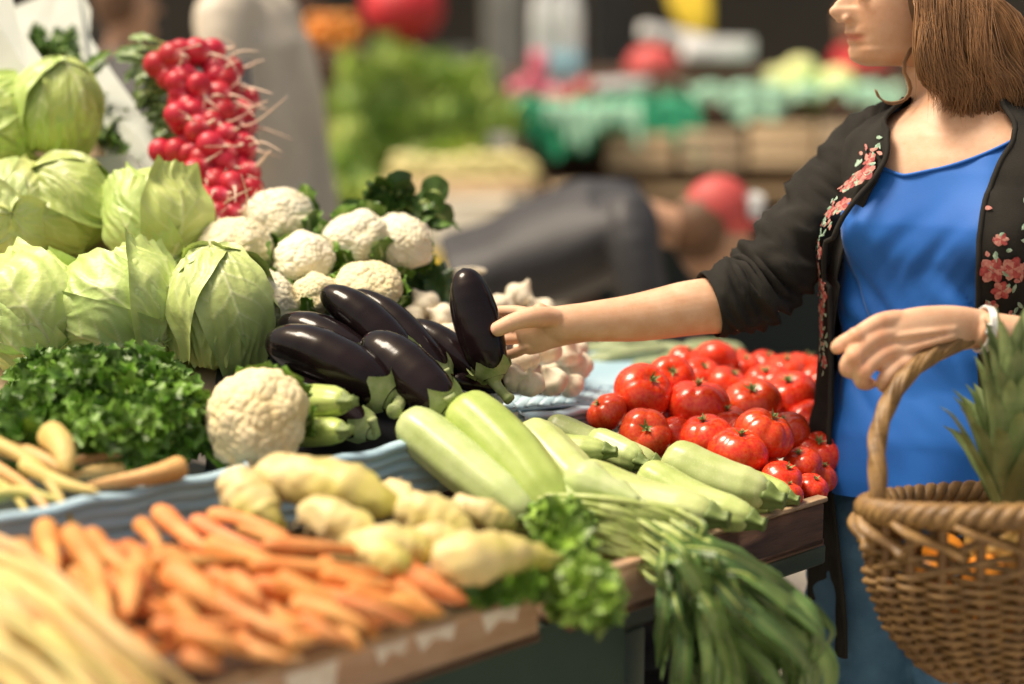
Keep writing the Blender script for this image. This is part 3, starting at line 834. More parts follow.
for i, (x, y, r, d, ax, lab) in enumerate(toms):
    if x > 800: d += .05
    x = min(x, 816 + (y % 3))
    src = tp[i % 5]
    t = src if i < 5 else copy_tree(src)
    t.location = P(x, y, d)
    k = r * d / F * 1.07
    t.scale = (k, k, k)
    q = Vector(dirc(*ax)).to_track_quat('Z', 'Y')
    from mathutils import Quaternion
    t.rotation_mode = 'QUATERNION'
    t.rotation_quaternion = q @ Quaternion((0, 0, 1), i * 1.37)
    tag(t, lab, 'tomato', 'red tomatoes heaped beside the woman')

# ------------------------------------------------------------------ garlic
def garlic_proto(seed):
    rr = random.Random(seed); nu, nv = 30, 48
    th = np.linspace(0, math.pi, nu); ph = np.linspace(0, 2 * math.pi, nv, endpoint=False)
    t, p = np.meshgrid(th, ph, indexing='ij')
    n = rr.choice([6, 7, 8]); k = rr.random() * 6
    lob = (np.abs(np.cos(n / 2 * p + k)) ** .6 - .6) * .16 * np.sin(t) ** 1.2
    r = np.sin(t) ** .85 * (1 + lob)
    r = np.where(t < .9, r * np.clip(t / .9, .02, 1) ** .6 * .98 + .0, r)
    z = .75 * np.cos(t)
    neck = np.clip((.75 - t) / .75, 0, 1)
    z = z + neck ** 1.5 * .55
    r = r * (1 - .35 * neck) + .16 * neck * (t > 0)
    bend = rr.uniform(-.25, .25)
    x = r * np.cos(p) + bend * neck ** 2; y = r * np.sin(p)
    return MB().add((np.stack([x, y, z], -1).reshape(-1, 3), grid_faces(nu, nv, True))).build('garlic_bulb', M['garlic'], origin=(0, 0, 0))
gp = [garlic_proto(s) for s in (1, 2, 3, 4)]
gar = [
 (520,296,15,2.98,'topmost garlic bulb with its neck up, behind the hand'),(540,312,16,2.96,'garlic bulb just above the wrist'),(503,306,14,2.96,'garlic bulb above the thumb beside the held eggplant'),
 (425,305,16,2.86,'garlic bulb at the left end, under the dark cabbage leaves'),(442,318,15,2.82,'brown-skinned garlic bulb behind the held eggplant, upper one'),(430,335,14,2.78,'garlic bulb just behind the eggplant heap'),
 (450,335,14,2.78,'garlic bulb left of the held eggplant, lower one'),(412,318,13,2.84,'garlic bulb touching the brownish cauliflower'),
 (524,362,16,2.70,'garlic bulb under the fingertips'),(545,352,17,2.74,'garlic bulb below the wrist'),(566,352,17,2.80,'garlic bulb at the upper right of the near bunch'),(578,366,15,2.82,'rightmost garlic bulb on the blue tray'),
 (530,384,15,2.66,'lowest garlic bulb, beside the held calyx'),(552,382,16,2.70,'low garlic bulb in the middle of the near bunch'),(572,386,13,2.76,'low garlic bulb at the right corner of the near bunch'),
 (514,378,14,2.66,'garlic bulb half behind the held calyx'),(556,366,15,2.84,'garlic bulb buried in the near bunch'),(535,335,15,2.88,'garlic bulb hidden behind the palm'),(480,322,14,2.86,'garlic bulb seen between eggplant and thumb'),
 (560,340,14,2.92,'garlic bulb touching the underside of the forearm'),(462,312,14,2.9,'garlic bulb behind the held eggplant, topmost'),(575,350,14,2.9,'garlic bulb far right under the forearm'),
]
for i, (x, y, r, d, lab) in enumerate(gar):
    g = gp[i % 4] if i < 4 else gp[i % 4].copy()
    if i >= 4: C.objects.link(g)
    g.location = P(x, y, d); k = r * d / F; g.scale = (k, k, k)
    rr = random.Random(i)
    g.rotation_mode = 'QUATERNION'
    g.rotation_quaternion = Vector(dirc(rr.uniform(-.8, .8), rr.uniform(.1, 1), rr.uniform(-.2, .8))).to_track_quat('Z', 'Y') @ Quaternion((0, 0, 1), rr.random() * 6)
    tag(g, lab, 'garlic', 'papery garlic bulbs behind the eggplants')
board([(400, 352, .16), (584, 404, .12), (584, 330, .27), (400, 300, .2)], .018, 'low board under the garlic bulbs', M['wood_dark'])

# ------------------------------------------------------------------ leafy bunches
def parsley(name, region, n, base, lab, mleaf, size=.011, seed=1, cat='herb', depth_j=.05, lift=0, sprigs=None):
    """curly leaf bunch: region = list of (px,py,rx,ry,d) blobs"""
    rr = random.Random(seed)
    bp = P(*base)
    e = tag(empty(name, bp), lab, cat)
    lv, stm = MB(), MB()
    for k in range(n):
        bx, by, rx, ry, d = rr.choice(region)
        a = rr.random() * 2 * math.pi; q = math.sqrt(rr.random())
        px, py = bx + math.cos(a) * q * rx, by + math.sin(a) * q * ry
        bulge = (1 - q * q) * depth_j
        c = P(px, py, d - bulge + rr.uniform(0, .05))
        up = dirc(rr.uniform(-1, 1), rr.uniform(-.2, 1.2), rr.uniform(.2, 1.4))
        if k % 3 == 0:
            stm.add(sweep(spline([bp + (c - bp) * rr.uniform(.0, .3), (bp + c) / 2 - ZZ * .01, c], 7), .0013, 5), (1, 1, 1))
        shade = rr.uniform(.55, 1.5)
        for j in range(rr.choice([4, 5, 6])):
            o = np.array([rr.gauss(0, 1), rr.gauss(0, 1), rr.gauss(0, 1)]); o /= np.linalg.norm(o)
            o = o + up * .5; o /= np.linalg.norm(o)
            s = size * rr.uniform(.7, 1.3)
            side = np.cross(o, up); side /= np.linalg.norm(side) + 1e-9; nn = np.cross(side, o)
            st_ = c + o * s * .6
            pts = [(0, 0), (.35, -.35), (.3, -.95), (.75, -.6), (.85, -1.05), (1.2, -.5), (1.75, -.25), (1.6, 0), (1.75, .25), (1.2, .5), (.85, 1.05), (.75, .6), (.3, .95), (.35, .35)]
            V = []
            for (u, v_) in pts:
                V.append(st_ + o * s * u + side * s * v_ + nn * s * (.55 * abs(v_) - .18 * u * u + rr.uniform(-.12, .12)))
            V.append(st_ + o * s * .85 - nn * s * .1)
            f = [(i, (i + 1) % 14, 14) for i in range(14)]
            lv.add((np.array(V), f), (shade, shade, shade))
    lv.build('leaves', mleaf, e); stm.build('stems', M['stem'], e)
    return e
parsley('parsley_bunch', [(40,420,38,36,2.34),(85,400,50,44,2.36),(130,395,55,42,2.38),(165,420,42,38,2.34),(110,435,60,26,2.28),(60,385,44,26,2.44),(22,440,25,22,2.28)], 1500, (100, 470, 2.3),
        'big curly dark green parsley bunch in front of the cabbages', M['parsley'], size=.0105, seed=2, depth_j=.10)
parsley('celery_leaf_bunch', [(578,585,34,26,2.06),(560,548,28,20,2.12),(590,604,22,18,2.04),(535,572,28,12,2.08),(560,522,24,12,2.2)], 430, (540, 560, 2.12),
        'bright green celery leaf bunch drooping over the salmon crate corner', M['parsley_light'] if 'parsley_light' in M else M.setdefault('parsley_light', mat('parsley_light', (.10,.20,.02), (.24,.38,.05), rough=.42, bump=.3, bscale=120, nscale=22, attr=True)), size=.0095, seed=3, depth_j=.06)
parsley('celery_leaf_bunch', [(500,585,38,9,2.0),(470,578,20,7,2.0)], 90, (500, 590, 2.05),
        'dark flat celery leaves lying under the largest turnip', M['parsley'], size=.009, seed=4, depth_j=.02)

def leafy(name, items, lab, m, cat='greens', seed=0, stemw=.004, colr=((.05,.12,.02),(.12,.22,.05)), wav=.25):
    """items: list of (base, mid, tip, width) pixel+depth tuples"""
    rr = random.Random(seed)
    e = tag(empty(name, P(*items[0][0])), lab, cat)
    lv, sm = MB(), MB()
    for (a, b, c, wd) in items:
        pts = spline([P(*a), P(*b), P(*c)], 20)
        t = np.linspace(0, 1, 20)
        wv = wd * a[2] / F * np.clip(np.sin(math.pi * np.clip((t - .22) / .8, 0, 1)) ** .6, .06, 1)
        k = rr.random()
        col = np.array(colr[0]) * (1 - k) + np.array(colr[1]) * k
        lv.add(blade(pts[4:], wv[4:], 7, rr.uniform(.15, .5), wav=wav, rng=rr, col=col, ref=dirc(rr.uniform(-.4, .4), .5, 1)))
        sm.add(sweep(pts[:16] + dirc(0, 0, 1) * .001, np.linspace(stemw, stemw * .35, 16), 8))
    lv.build('leaves', m, e); sm.build('stems', M['stem'], e)
    return e
M['leafcol'] = mat('leafcol', (.85, .85, .85), (1.15, 1.15, 1.1), rough=.42, attr=True, bump=.5, bscale=80, nscale=22)
rr = random.Random(11)
it = []
for k in range(120):
    by = rr.uniform(46, 172); bx = 80 + (by - 60) * .68 - rr.uniform(8, 34)
    if k % 3 == 0: bx = rr.uniform(18, 66); by = rr.uniform(38, 62)
    d = 3.385 - (by / 600)
    a = rr.uniform(-.9, 1.0)
    L_ = rr.uniform(18, 34)
    it.append(((bx, by + 12, d + .03), (bx + L_ * .4 * math.sin(a), by - L_ * .2, d - .01), (bx + L_ * math.sin(a), by + L_ * .2 - L_ * .6 * math.cos(a), d), rr.uniform(6, 10)))
leafy('rocket_bunch', it, 'dark green leafy herbs stuffed inside the white foam box', M['leafcol'], 'herb', 5, .0018, ((.05,.13,.015),(.17,.30,.07)))
it = [((70, 80, 3.2), (90, 66, 3.17), (111, 52, 3.15), 7), ((75, 85, 3.2), (95, 74, 3.17), (108, 62, 3.15), 6)]
leafy('herb_sprig', it, 'single herb sprig poking over the foam box edge', M['leafcol'], 'herb', 6, .0015, ((.08,.17,.02),(.14,.25,.05)))
# dark greens behind the tallest cauliflower
it = []
for k in range(26):
    a = rr.uniform(-1.5, 1.6)
    bx, by = 396 + rr.uniform(-22, 20), 232 + rr.uniform(-14, 10)
    L_ = rr.uniform(30, 58)
    it.append(((bx, by, 3.0), (bx + L_ * .6 * math.sin(a), by - L_ * .7 * abs(math.cos(a)) - 4, 2.97), (bx + L_ * 1.0 * math.sin(a), by - L_ * .75 * math.cos(a) + 6, 2.95 + rr.uniform(0, .08)), rr.uniform(11, 18)))
leafy('spinach_bunch', it, 'dark green leaf bunch with thick pale stems behind the tallest cauliflower', M['leafcol'], 'greens', 8, .006, ((.03,.08,.015),(.10,.19,.035)), .10)
it = []
for k in range(12):
    bx, by = 420 + rr.uniform(-14, 14), 268 + rr.uniform(-8, 10)
    it.append(((bx - 14, by - 8, 2.95), (bx, by + rr.uniform(0, 14), 2.92), (bx + rr.uniform(0, 30), by + rr.uniform(16, 40), 2.92), rr.uniform(12, 20)))
leafy('savoy_leaves', it, 'matt dark green outer leaves hanging right of the tallest cauliflower', M['leafcol'], 'greens', 9, .004, ((.045,.10,.025),(.09,.16,.05)), .3)
# pale grey saucer-like leaf behind the held eggplant
tag(MB().add(ball(P(470, 271, 3.02), .030, 16, 28, (1, .8, .25))).build('onion', M['garlic']), 'pale flat onion just behind the tip of the held eggplant', 'onion')

# trailing bunch: pale stems running over the crate and broad leaves hanging down
e = tag(empty('leek_bunch', P(640, 520, 2.28)), 'bunch of greens with pale stems whose broad leaves hang over the crates', 'greens')
sm, lv = MB(), MB()
rr = random.Random(31)
for k in range(76):
    x0 = rr.uniform(508, 600); y0 = 498 + (k % 7) * 7 + rr.uniform(-3, 3)
    x2 = 655 + rr.uniform(-8, 40); y2 = y0 + 22 + rr.uniform(-6, 12)
    a = P(x0, y0, 2.30); b = P((x0 + x2) / 2, (y0 + y2) / 2 - 6, 2.235); c = P(x2, y2, 2.235)
    sm.add(sweep(spline([a, b, c], 14), np.linspace(.0052, .0042, 14) * rr.uniform(.6, 1.3), 9))
    ex = 668 + (k / 75) * 148 + rr.uniform(-14, 14)
    ey = rr.uniform(640, 760)
    L2 = [P(x2 - 12, y2 - 3, 2.234), P(x2 + 14, y2 + 14, 2.21), P((x2 + ex) / 2 + 6, (y2 + ey) / 2 - 34, 2.17 + rr.uniform(-.03, .06)), P(ex + 6, (y2 * .35 + ey * .65), 2.19 + rr.uniform(-.02, .08)), P(ex, ey, 2.20 + rr.uniform(-.02, .1))]
    pts = spline(L2, 30); t = np.linspace(0, 1, 30)
    wv = .0105 * rr.uniform(.5, 1.3) * np.interp(t, [0, .12, .3, .6, .85, 1], [.2, .38, .7, 1, .8, .1])
    q = rr.random(); col = np.array((.05, .11, .03)) * (1 - q) + np.array((.17, .28, .08)) * q
    lv.add(blade(pts, wv, 9, rr.uniform(.1, .45), wav=.22, rng=rr, col=col, ref=dirc(rr.uniform(-.8, .8), .3, 1)))
    sm.add(sweep(pts[:16] + dirc(0, 0, 1) * .002, np.linspace(.0036, .0010, 16), 7))
sm.build('stems', M['stem'], e); lv.build('leaves', M['leafcol'], e)
# pale bulb-like bases
for k, (x, y, r) in enumerate([(595, 486, 24), (622, 500, 20), (568, 500, 18)]):
    pts = spline([P(x - r * .9, y - 6, 2.33), P(x, y, 2.30), P(x + r * 1.8, y + 16, 2.27)], 24); t = np.linspace(0, 1, 24)
    s8 = lambda an, t_: 1 + .05 * np.abs(np.cos(6 * an))
    ob = MB().add(sweep(pts, r * 2.3 / F * np.interp(t, [0, .04, .15, .4, .7, 1], [.1, .6, .9, .95, .55, .2]), 40, s8)).build('fennel_bulb', M['leek_pale'] if 'leek_pale' in M else M.setdefault('leek_pale', mat('leek_pale', (.42,.52,.20), (.55,.62,.32), rough=.4, nscale=30, bump=.2)))
    tag(ob, ['largest pale green bulb behind the stems beside the fattest zucchini', 'pale green bulb nearest the crate corner under the stems', 'pale green bulb closest to the celery leaves'][k], 'fennel', 'pale bulbs among the green stems')

# ------------------------------------------------------------------ radish bunches
rad_px = [(468,193,0),(512,165,0),(500,230,0),(535,273,1),(587,153,0),(635,150,0),(638,203,0),(592,253,1),(604,305,1),(655,280,1),(690,207,0),(672,243,1),(692,270,1),(735,295,1),
 (527,342,2),(587,390,2),(633,362,2),(668,330,1),(720,330,1),(673,400,2),(527,448,3),(600,478,3),(625,430,2),(668,480,3),(712,455,3),(725,435,2),(645,535,3),(690,545,4),(740,515,3),
 (580,510,3),(704,597,4),(650,590,4),(610,590,4),(650,635,4),(612,640,4),(480,450,3),(750,560,4),(575,560,4),(640,660,4),(690,635,4),(560,180,0),(610,175,0),(560,320,1),(640,320,1),
 (700,365,2),(560,430,2),(655,440,2),(575,520,3),(700,500,3),(620,540,4),(670,570,4),(725,600,4)]
_r = random.Random(99)
for _k in range(62):
    _y = _r.uniform(150, 655); _x = np.interp(_y, [140, 300, 450, 655], [575, 640, 620, 650]) + _r.uniform(-1, 1) * np.interp(_y, [140, 200, 300, 450, 655], [60, 110, 100, 110, 60])
    rad_px.append((_x, _y, int(min(4, max(0, (_y - 150) // 101)))))
blabs = ['topmost radish bunch, its leaves spreading to the left', 'second radish bunch from the top, packed close', 'middle radish bunch with long curling roots', 'fourth radish bunch down, beside the foam box edge', 'lowest radish bunch, resting on the cauliflower heap']
BE = []
for b in range(5):
    q = [r_ for r_ in rad_px if r_[2] == b]
    cx = sum(r_[0] for r_ in q) / len(q) / 2.974; cy = sum(r_[1] for r_ in q) / len(q) / 2.974
    BE.append(tag(empty('radish_bunch', P(cx, cy, 3.12)), blabs[b], 'radishes', 'bunches of red radishes at the back'))
rr = random.Random(17)
RPX, RPY, RD = 198, 130, 3.03
for i, (zx, zy, b) in enumerate(rad_px):
    px, py = zx / 2.974, zy / 2.974
    hid = 40 <= i < 52; deep = i >= 52
    dx = (px - (178 + (py - 60) * .25)) / 48
    d = 3.02 - (py - 60) / 1300 + .05 * dx * dx + rr.uniform(-.015, .015) + (.03 if hid else 0) + (.016 if deep else 0)
    r = rr.uniform(11.5, 14.0) * d / F
    c = P(px, py, d)
    ax = dirc(rr.uniform(.1, 1), rr.uniform(-.5, .5), rr.uniform(.0, .9))
    v, f = ball((0, 0, 0), 1, 26, 32)
    al = v[:, 2]
    v = v * np.stack([1 - .08 * al, 1 - .08 * al, np.full(len(al), 1.04)], 1)
    tipm = np.clip((al - .80) / .2, 0, 1)[:, None]
    v[:, 2] += np.clip((al - .9) / .1, 0, 1) ** 2 * .12
    col = 1 * (1 - tipm) + tipm * np.array([1.35, 9, 5.0])
    e1 = np.cross(ax, [.2, .3, 1]); e1 /= np.linalg.norm(e1); e2 = np.cross(ax, e1)
    V = (v @ np.array([e1, e2, ax])) * r + c
    ro = MB().add((V, f, col)).build('radish', M['radish'], BE[b])
    g = np.array([rr.uniform(-.5, 1), rr.uniform(-.4, .2), rr.uniform(-.6, .5)])
    Lr = rr.uniform(.02, .05) * (1.3 if px > 225 or py < 55 else .8)
    if not hid and (not deep or i % 2):
        tw = np.array([rr.gauss(0, 1), rr.gauss(0, 1), rr.gauss(0, 1)]) * .4
        pts = spline([c + ax * r * 1.05, c + ax * (r + Lr * .4), c + ax * (r + Lr * .75) + (g + tw) * Lr * .3, c + ax * (r + Lr) + (g + tw * 1.6) * Lr * .7], 14)
        MB().add(sweep(pts, np.linspace(.0032, .0005, 14), 6)).build('root', M['radish_root'], ro)
for b in range(5):
    q = [r_ for r_ in rad_px if r_[2] == b]
    lx = min(r_[0] for r_ in q) / 2.974; cy = sum(r_[1] for r_ in q) / len(q) / 2.974
    lv, sm = MB(), MB()
    for k in range(22 if b < 3 else 9):
        y0 = cy + rr.uniform(-22, 20)
        a0 = (lx + rr.uniform(10, 26), y0, 3.08); L_ = rr.uniform(30, 62) if b < 3 else rr.uniform(10, 20)
        an = rr.uniform(-.55, .75)
        m_ = (a0[0] - L_ * .55, y0 + L_ * .35 * math.sin(an), 3.07); e_ = (a0[0] - L_ * 1.05, y0 + L_ * .8 * math.sin(an) + 7, 3.09 + rr.uniform(-.03, .06))
        e_ = (max(e_[0], 112 + (e_[1] - 60) * .55), e_[1], e_[2])
        pts = spline([P(*a0), P(*m_), P(*e_)], 16); t = np.linspace(0, 1, 16)
        q_ = rr.random(); col = np.array((.07, .14, .03)) * (1 - q_) + np.array((.20, .30, .12)) * q_
        lv.add(blade(pts[4:], .011 * np.interp(t[4:], [.2, .5, .8, 1], [.2, .7, 1, .3]), 5, .35, wav=.3, rng=rr, col=col, ref=dirc(rr.uniform(-.5, .5), .6, 1)))
        sm.add(sweep(pts[:12], np.linspace(.0028, .0012, 12), 6))
    lv.build('leaves', M['leafcol'], BE[b]); sm.build('stems', M['stem'], BE[b])
for (x, y) in ((182, 62), (168, 135)):
    pass
board([(120, 190, .16), (262, 225, .16), (250, 60, .17), (110, 60, .2)], .02, 'upright dark board behind the radish bunches', M['dark_plastic'])

# ------------------------------------------------------------------ turnips (cream to yellow-green roots)
def turnip(pts, rads, lab, seed, col0=(.76,.60,.31), col1=(.50,.45,.09)):
    p = spline([P(*q) for q in pts], 34)
    rr_ = random.Random(seed)
    t = np.linspace(0, 1, 34)
    k = np.interp(t, np.linspace(0, 1, len(rads)), rads)
    env = np.clip(np.sin(math.pi * np.clip(t, 0.012, .985)) * 4, 0, 1) ** .5
    rad = k * env * pts[0][2] / F
    ph = rr_.random() * 6
    sec = lambda an, t_: 1 + .07 * np.cos(2 * an + ph + t_ * 3) + .05 * np.cos(3 * an + t_ * 9 + ph) + .03 * math.sin(t_ * 40 + ph) * np.cos(an)
    v, f = sweep(p, rad, 32, sec)
    n = nz(v, 38, seed)
    v = v + (nz(v, 60, seed)[:, None]) * .004
    dk = np.concatenate([np.repeat(t, 32), [0, 1]])
    under = np.clip(.5 - .0 * n, 0, 1)
    w_ = np.clip(dk * 1.2 - .15 + n * .45, 0, 1)[:, None]
    col = np.array(col0) * (1 - w_) + np.array(col1) * w_
    # a small crown scar with root hairs
    mb = MB().add((v, f, col))
    for j in range(7):
        o = np.array([rr_.gauss(0, 1) for _ in range(3)]); o /= np.linalg.norm(o)
        i0 = rr_.randrange(2, 9)
        mb.add(sweep(spline([p[i0] + o * rad[i0] * .9, p[i0] + o * (rad[i0] + .006), p[i0] + o * (rad[i0] + .012) + ZZ * -.006], 5), [.0018, .0014, .001, .0008, .0004], 5), (.60, .45, .22))
    ob = mb.build('turnip', M['turnip'])
    return tag(ob, lab, 'turnip', 'knobbly cream and yellow-green turnips')
tl = [
 ([(232,470,2.12),(245,495,2.10),(262,520,2.08),(285,532,2.07)],(15,24,22,8),'upright turnip at the left end, leaning on the blue tray'),
 ([(255,472,2.14),(300,480,2.12),(350,490,2.10),(398,512,2.08)],(17,26,27,9),'biggest turnip lying along the blue tray'),
 ([(300,508,2.06),(335,520,2.04),(362,530,2.03),(385,538,2.02)],(14,19,14,6),'pale turnip in front of the biggest one, above the carrots'),
 ([(398,505,2.10),(425,514,2.08),(455,528,2.07),(475,540,2.06)],(16,22,18,7),'turnip in the middle of the row below the pale zucchini'),
 ([(452,505,2.16),(478,512,2.14),(500,520,2.14),(515,528,2.14)],(12,15,13,7),'small turnip tucked under the zucchini ends'),
 ([(434,558,2.00),(465,560,1.99),(510,555,2.01),(562,560,2.04)],(19,30,24,6),'largest tapering turnip pointing into the celery leaves'),
 ([(350,545,2.02),(385,545,2.01),(415,550,2.01),(430,560,2.0)],(13,20,18,8),'yellow turnip half under the carrots'),
 ([(320,535,2.06),(360,548,2.02),(390,560,1.98),(410,575,1.97)],(15,18,16,7),'turnip touching the carrots beside the yellow one'),
 ([(405,545,2.04),(430,540,2.03),(450,545,2.03),(470,550,2.03)],(12,18,16,8),'turnip squeezed between the middle one and the largest tapering one'),
 ([(385,485,2.22),(410,505,2.18),(430,520,2.16),(450,530,2.14)],(12,16,16,8),'turnip hidden against the blue tray under the pale zucchini'),
]
for i, (p_, r_, lab) in enumerate(tl): turnip(p_, r_, lab, i + 1)

# ------------------------------------------------------------------ carrots
def root(name, pts, r, lab, m, cat, group, seed, taper=.35, col=(1, 1, 1), top=True, tipcol=None):
    p = spline([P(*q) for q in pts], 30); rr_ = random.Random(seed)
    t = np.linspace(0, 1, 30)
    rad = r * pts[0][2] / F * np.interp(t, [0, .015, .05, .12, .5, .85, .97, 1], [.25, .62, .88, 1, (1 + taper) / 2 + .1, taper + .08, taper * .6, .04])
    rad = rad * (1 + .025 * np.sin(t * 60 + seed) * (np.sin(t * 23 + seed) > 0))
    ph = rr_.random() * 6
    sec = lambda an, t_: 1 + .05 * np.cos(2 * an + ph) + .03 * np.cos(3 * an + ph + 4 * t_)
    k = rr_.uniform(.85, 1.12)
    mb = MB().add(sweep(p, rad, 20, sec), (col[0] * k, col[1] * rr_.uniform(.85, 1.15), col[2]))
    ob = mb.build(name, m)
    return tag(ob, lab, cat, group)
cz = [
 ((158,511),(216,555),13,'carrot with its broad end raised highest against the blue tray'),
 ((139,522),(164,556),9,'small carrot just left of the highest one'),
 ((193,520),(270,551),11,'carrot running from the blue tray towards the turnips, upper of two'),
 ((208,514),(290,536),9,'slim carrot along the back beside the upright turnip'),
 ((262,545),(376,554),10,'straight horizontal carrot just below the pale turnip'),
 ((248,566),(386,574),12,'long horizontal carrot, second row below the turnips'),
 ((250,584),(424,610),13,'longest carrot, sloping gently in the middle of the heap'),
 ((292,603),(368,628),12,'carrot with a blunt end near the crate rim middle'),
 ((382,560),(468,602),17,'thick pinkish carrot at the turnip end of the crate'),
 ((300,618),(352,641),10,'short carrot lying on the crate rim'),
 ((69,532),(112,600),15,'steep carrot second from the left beside the cream roots'),
 ((44,526),(58,570),14,'leftmost carrot standing against the blue tray'),
 ((89,534),(131,572),12,'carrot leaning right beside the steep one'),
 ((168,572),(228,616),19,'thickest carrot in the centre left of the heap'),
 ((137,566),(128,616),14,'carrot pointing straight down at the cream roots'),
 ((148,562),(242,561),12,'carrot crossing horizontally above the thickest one'),
 ((230,580),(264,608),14,'stubby carrot right of the thickest one'),
 ((276,580),(345,608),14,'carrot behind the blunt-ended one'),
 ((150,627),(272,621),11,'carrot lying flat below the thickest one'),
 ((178,636),(250,650),14,'yellowish carrot near the cream roots and the rim'),
 ((268,629),(336,620),12,'carrot crossing towards the rim, pointing up right'),
 ((283,642),(332,634),10,'short carrot squeezed against the rim'),
 ((184,656),(222,668),12,'lowest carrot in the corner between cream roots and rim'),
 ((345,590),(440,612),11,'slender carrot reaching towards the far rim corner'),
 ((110,550),(150,590),14,'carrot in the gap left of the downward pointing one'),
 ((205,545),(290,565),13,'carrot half covered by the long horizontal one'),
 ((215,600),(300,640),14,'carrot sloping down to the rim below the stubby one'),
 ((320,575),(400,590),12,'carrot between the longest and the long horizontal one'),
 ((240,525),(300,545),10,'carrot at the back touching the upright turnip'),
 ((96,575),(110,620),13,'carrot partly under the cream roots'),
 ((330,600),(410,622),11,'carrot along the rim under the longest one'),
 ((20,545),(40,590),14,'carrot disappearing under the cream roots at the edge'),
 ((225,640),(290,660),12,'carrot along the rim beside the yellowish one'),
 ((170,600),(210,640),13,'carrot below the thickest one, sloping steeply'),
]
rr = random.Random(77)
for i, (a, b, r, lab) in enumerate(cz):
    d0, d1 = D(*a) + rr.uniform(-.01, .01), D(*b) + rr.uniform(-.01, .01)
    mx_ = ((a[0] + b[0]) / 2 + rr.uniform(-3, 3), (a[1] + b[1]) / 2 + rr.uniform(-4, 4), (d0 + d1) / 2 - .008)
    root('carrot', [(*a, d0), mx_, (*b, d1)], r * .95, lab, M['carrot'], 'carrot', 'orange carrots heaped in the salmon crate', i, rr.uniform(.28, .5))
for i in range(74):      # lower layer of the same heap
    x = rr.uniform(30, 440); y0 = np.interp(x, [30, 150, 300, 440], [560, 545, 560, 590]); y1 = np.interp(x, [30, 200, 440], [640, 668, 612])
    y = rr.uniform(y0, y1); an = rr.uniform(-.1, .9); L_ = rr.uniform(35, 60)
    a = (x - L_ / 2 * math.cos(an), y - L_ / 2 * math.sin(an)); b = (x + L_ / 2 * math.cos(an), y + L_ / 2 * math.sin(an))
    dd = .018 + .016 * (i % 3)
    root('carrot', [(*a, D(*a) + dd), (x, y, D(x, y) + dd), (*b, D(*b) + dd)], rr.uniform(9, 13), 'orange carrot lying deep in the heap under the others', M['carrot'], 'carrot', 'orange carrots lying under the top layer', 100 + i, .4)

# ------------------------------------------------------------------ cream roots at the bottom left
G1, G2 = 'long cream roots at the front left corner', 'cream roots lying in the first blue tray'
cr = [
 ([(-20,548),(60,588),(190,690)],11,'cream root nearest the carrots, its edge along the whole bundle'),
 ([(-20,566),(70,612),(170,700)],12,'cream root second from the carrots'),
 ([(-25,590),(60,628),(140,700)],13,'cream root in the middle of the front bundle'),
 ([(-25,615),(50,650),(110,705)],13,'cream root fourth from the carrots'),
 ([(-25,640),(30,665),(75,705)],13,'thick cream root near the bottom corner'),
 ([(-25,665),(10,680),(40,710)],13,'cream root filling the bottom left corner'),
 ([(10,580),(90,640),(150,694)],8,'thin cream root lying on top of the middle ones'),
 ([(-10,600),(60,655),(90,700)],8,'thin crooked cream root across the thick ones'),
 ([(-20,532),(30,556),(100,610)],8,'short cream root at the top of the front bundle'),
 ([(60,590),(120,640),(196,690)],8,'thin cream root ending beside the lowest carrot'),
 ([(-20,575),(20,600),(60,640)],9,'cream root with a blunt end near the photo edge'),
 ([(40,625),(100,668),(130,700)],9,'yellow root in the groove between two thick ones'),
]
def dcr(x, y, k): return D(x, y) - .03 - k
for i, (p_, r, lab) in enumerate(cr):
    k = .04 if i in (6, 7, 9) else 0
    root('parsnip', [(x, y, dcr(x, y, k)) for x, y in p_], r * .72, lab, M['cream_root'], 'parsnip', G1, i, .55)
for i in range(40):
    x = rr.uniform(-20, 120); y = 575 + x * .55 + rr.uniform(0, 85)
    p_ = [(x - 50, y - 36), (x, y), (x + 50, y + 40)]
    root('parsnip', [(a, b, dcr(a, b, -.015 - .012 * (i % 4))) for a, b in p_], rr.uniform(6, 9), 'cream root lying deep in the front bundle', M['cream_root'], 'parsnip', 'cream roots lying under the front bundle', 40 + i, .5)
ct = [
 ([(-15,437,2.18),(40,470,2.12),(76,528,2.05)],8,.4,'cream root arching down over the blue tray edge'),
 ([(-15,460,2.16),(30,490,2.10),(66,536,2.04)],6,.4,'thin cream root hanging beside the arching one'),
 ([(-15,478,2.14),(10,490,2.12),(30,516,2.06)],6,.4,'short thin cream root at the photo edge on the tray'),
 ([(48,432,2.18),(62,446,2.14),(68,472,2.11)],14,.5,'knobbly cream root with a fat head in front of the parsley'),
 ([(-15,446,2.20),(30,455,2.16),(80,478,2.12)],11,.5,'thick cream root under the arching one'),
 ([(75,462,2.20),(100,457,2.20),(128,452,2.22)],6,.5,'brownish root end pointing into the parsley'),
 ([(186,466,2.16),(150,476,2.13),(85,486,2.10)],12,.35,'smooth pale root lying along the blue tray rim'),
 ([(125,470,2.2),(95,472,2.18),(70,478,2.16)],9,.4,'root half hidden behind the smooth pale one'),
 ([(-15,498,2.10),(20,492,2.10),(60,500,2.08)],8,.4,'cream root at the edge just above the tray wall'),
 ([(-15,426,2.26),(20,436,2.22),(60,452,2.18)],9,.4,'topmost cream root against the parsley at the photo edge'),
 ([(20,462,2.13),(60,482,2.10),(100,492,2.08)],8,.4,'cream root crossing under the fat-headed one'),
]
for i, (p_, r, tp_, lab) in enumerate(ct):
    root('parsnip', p_, r, lab, M['cream_root'], 'parsnip', G2, 70 + i, tp_, col=(1, .93, .8) if i != 5 else (.75, .6, .5))
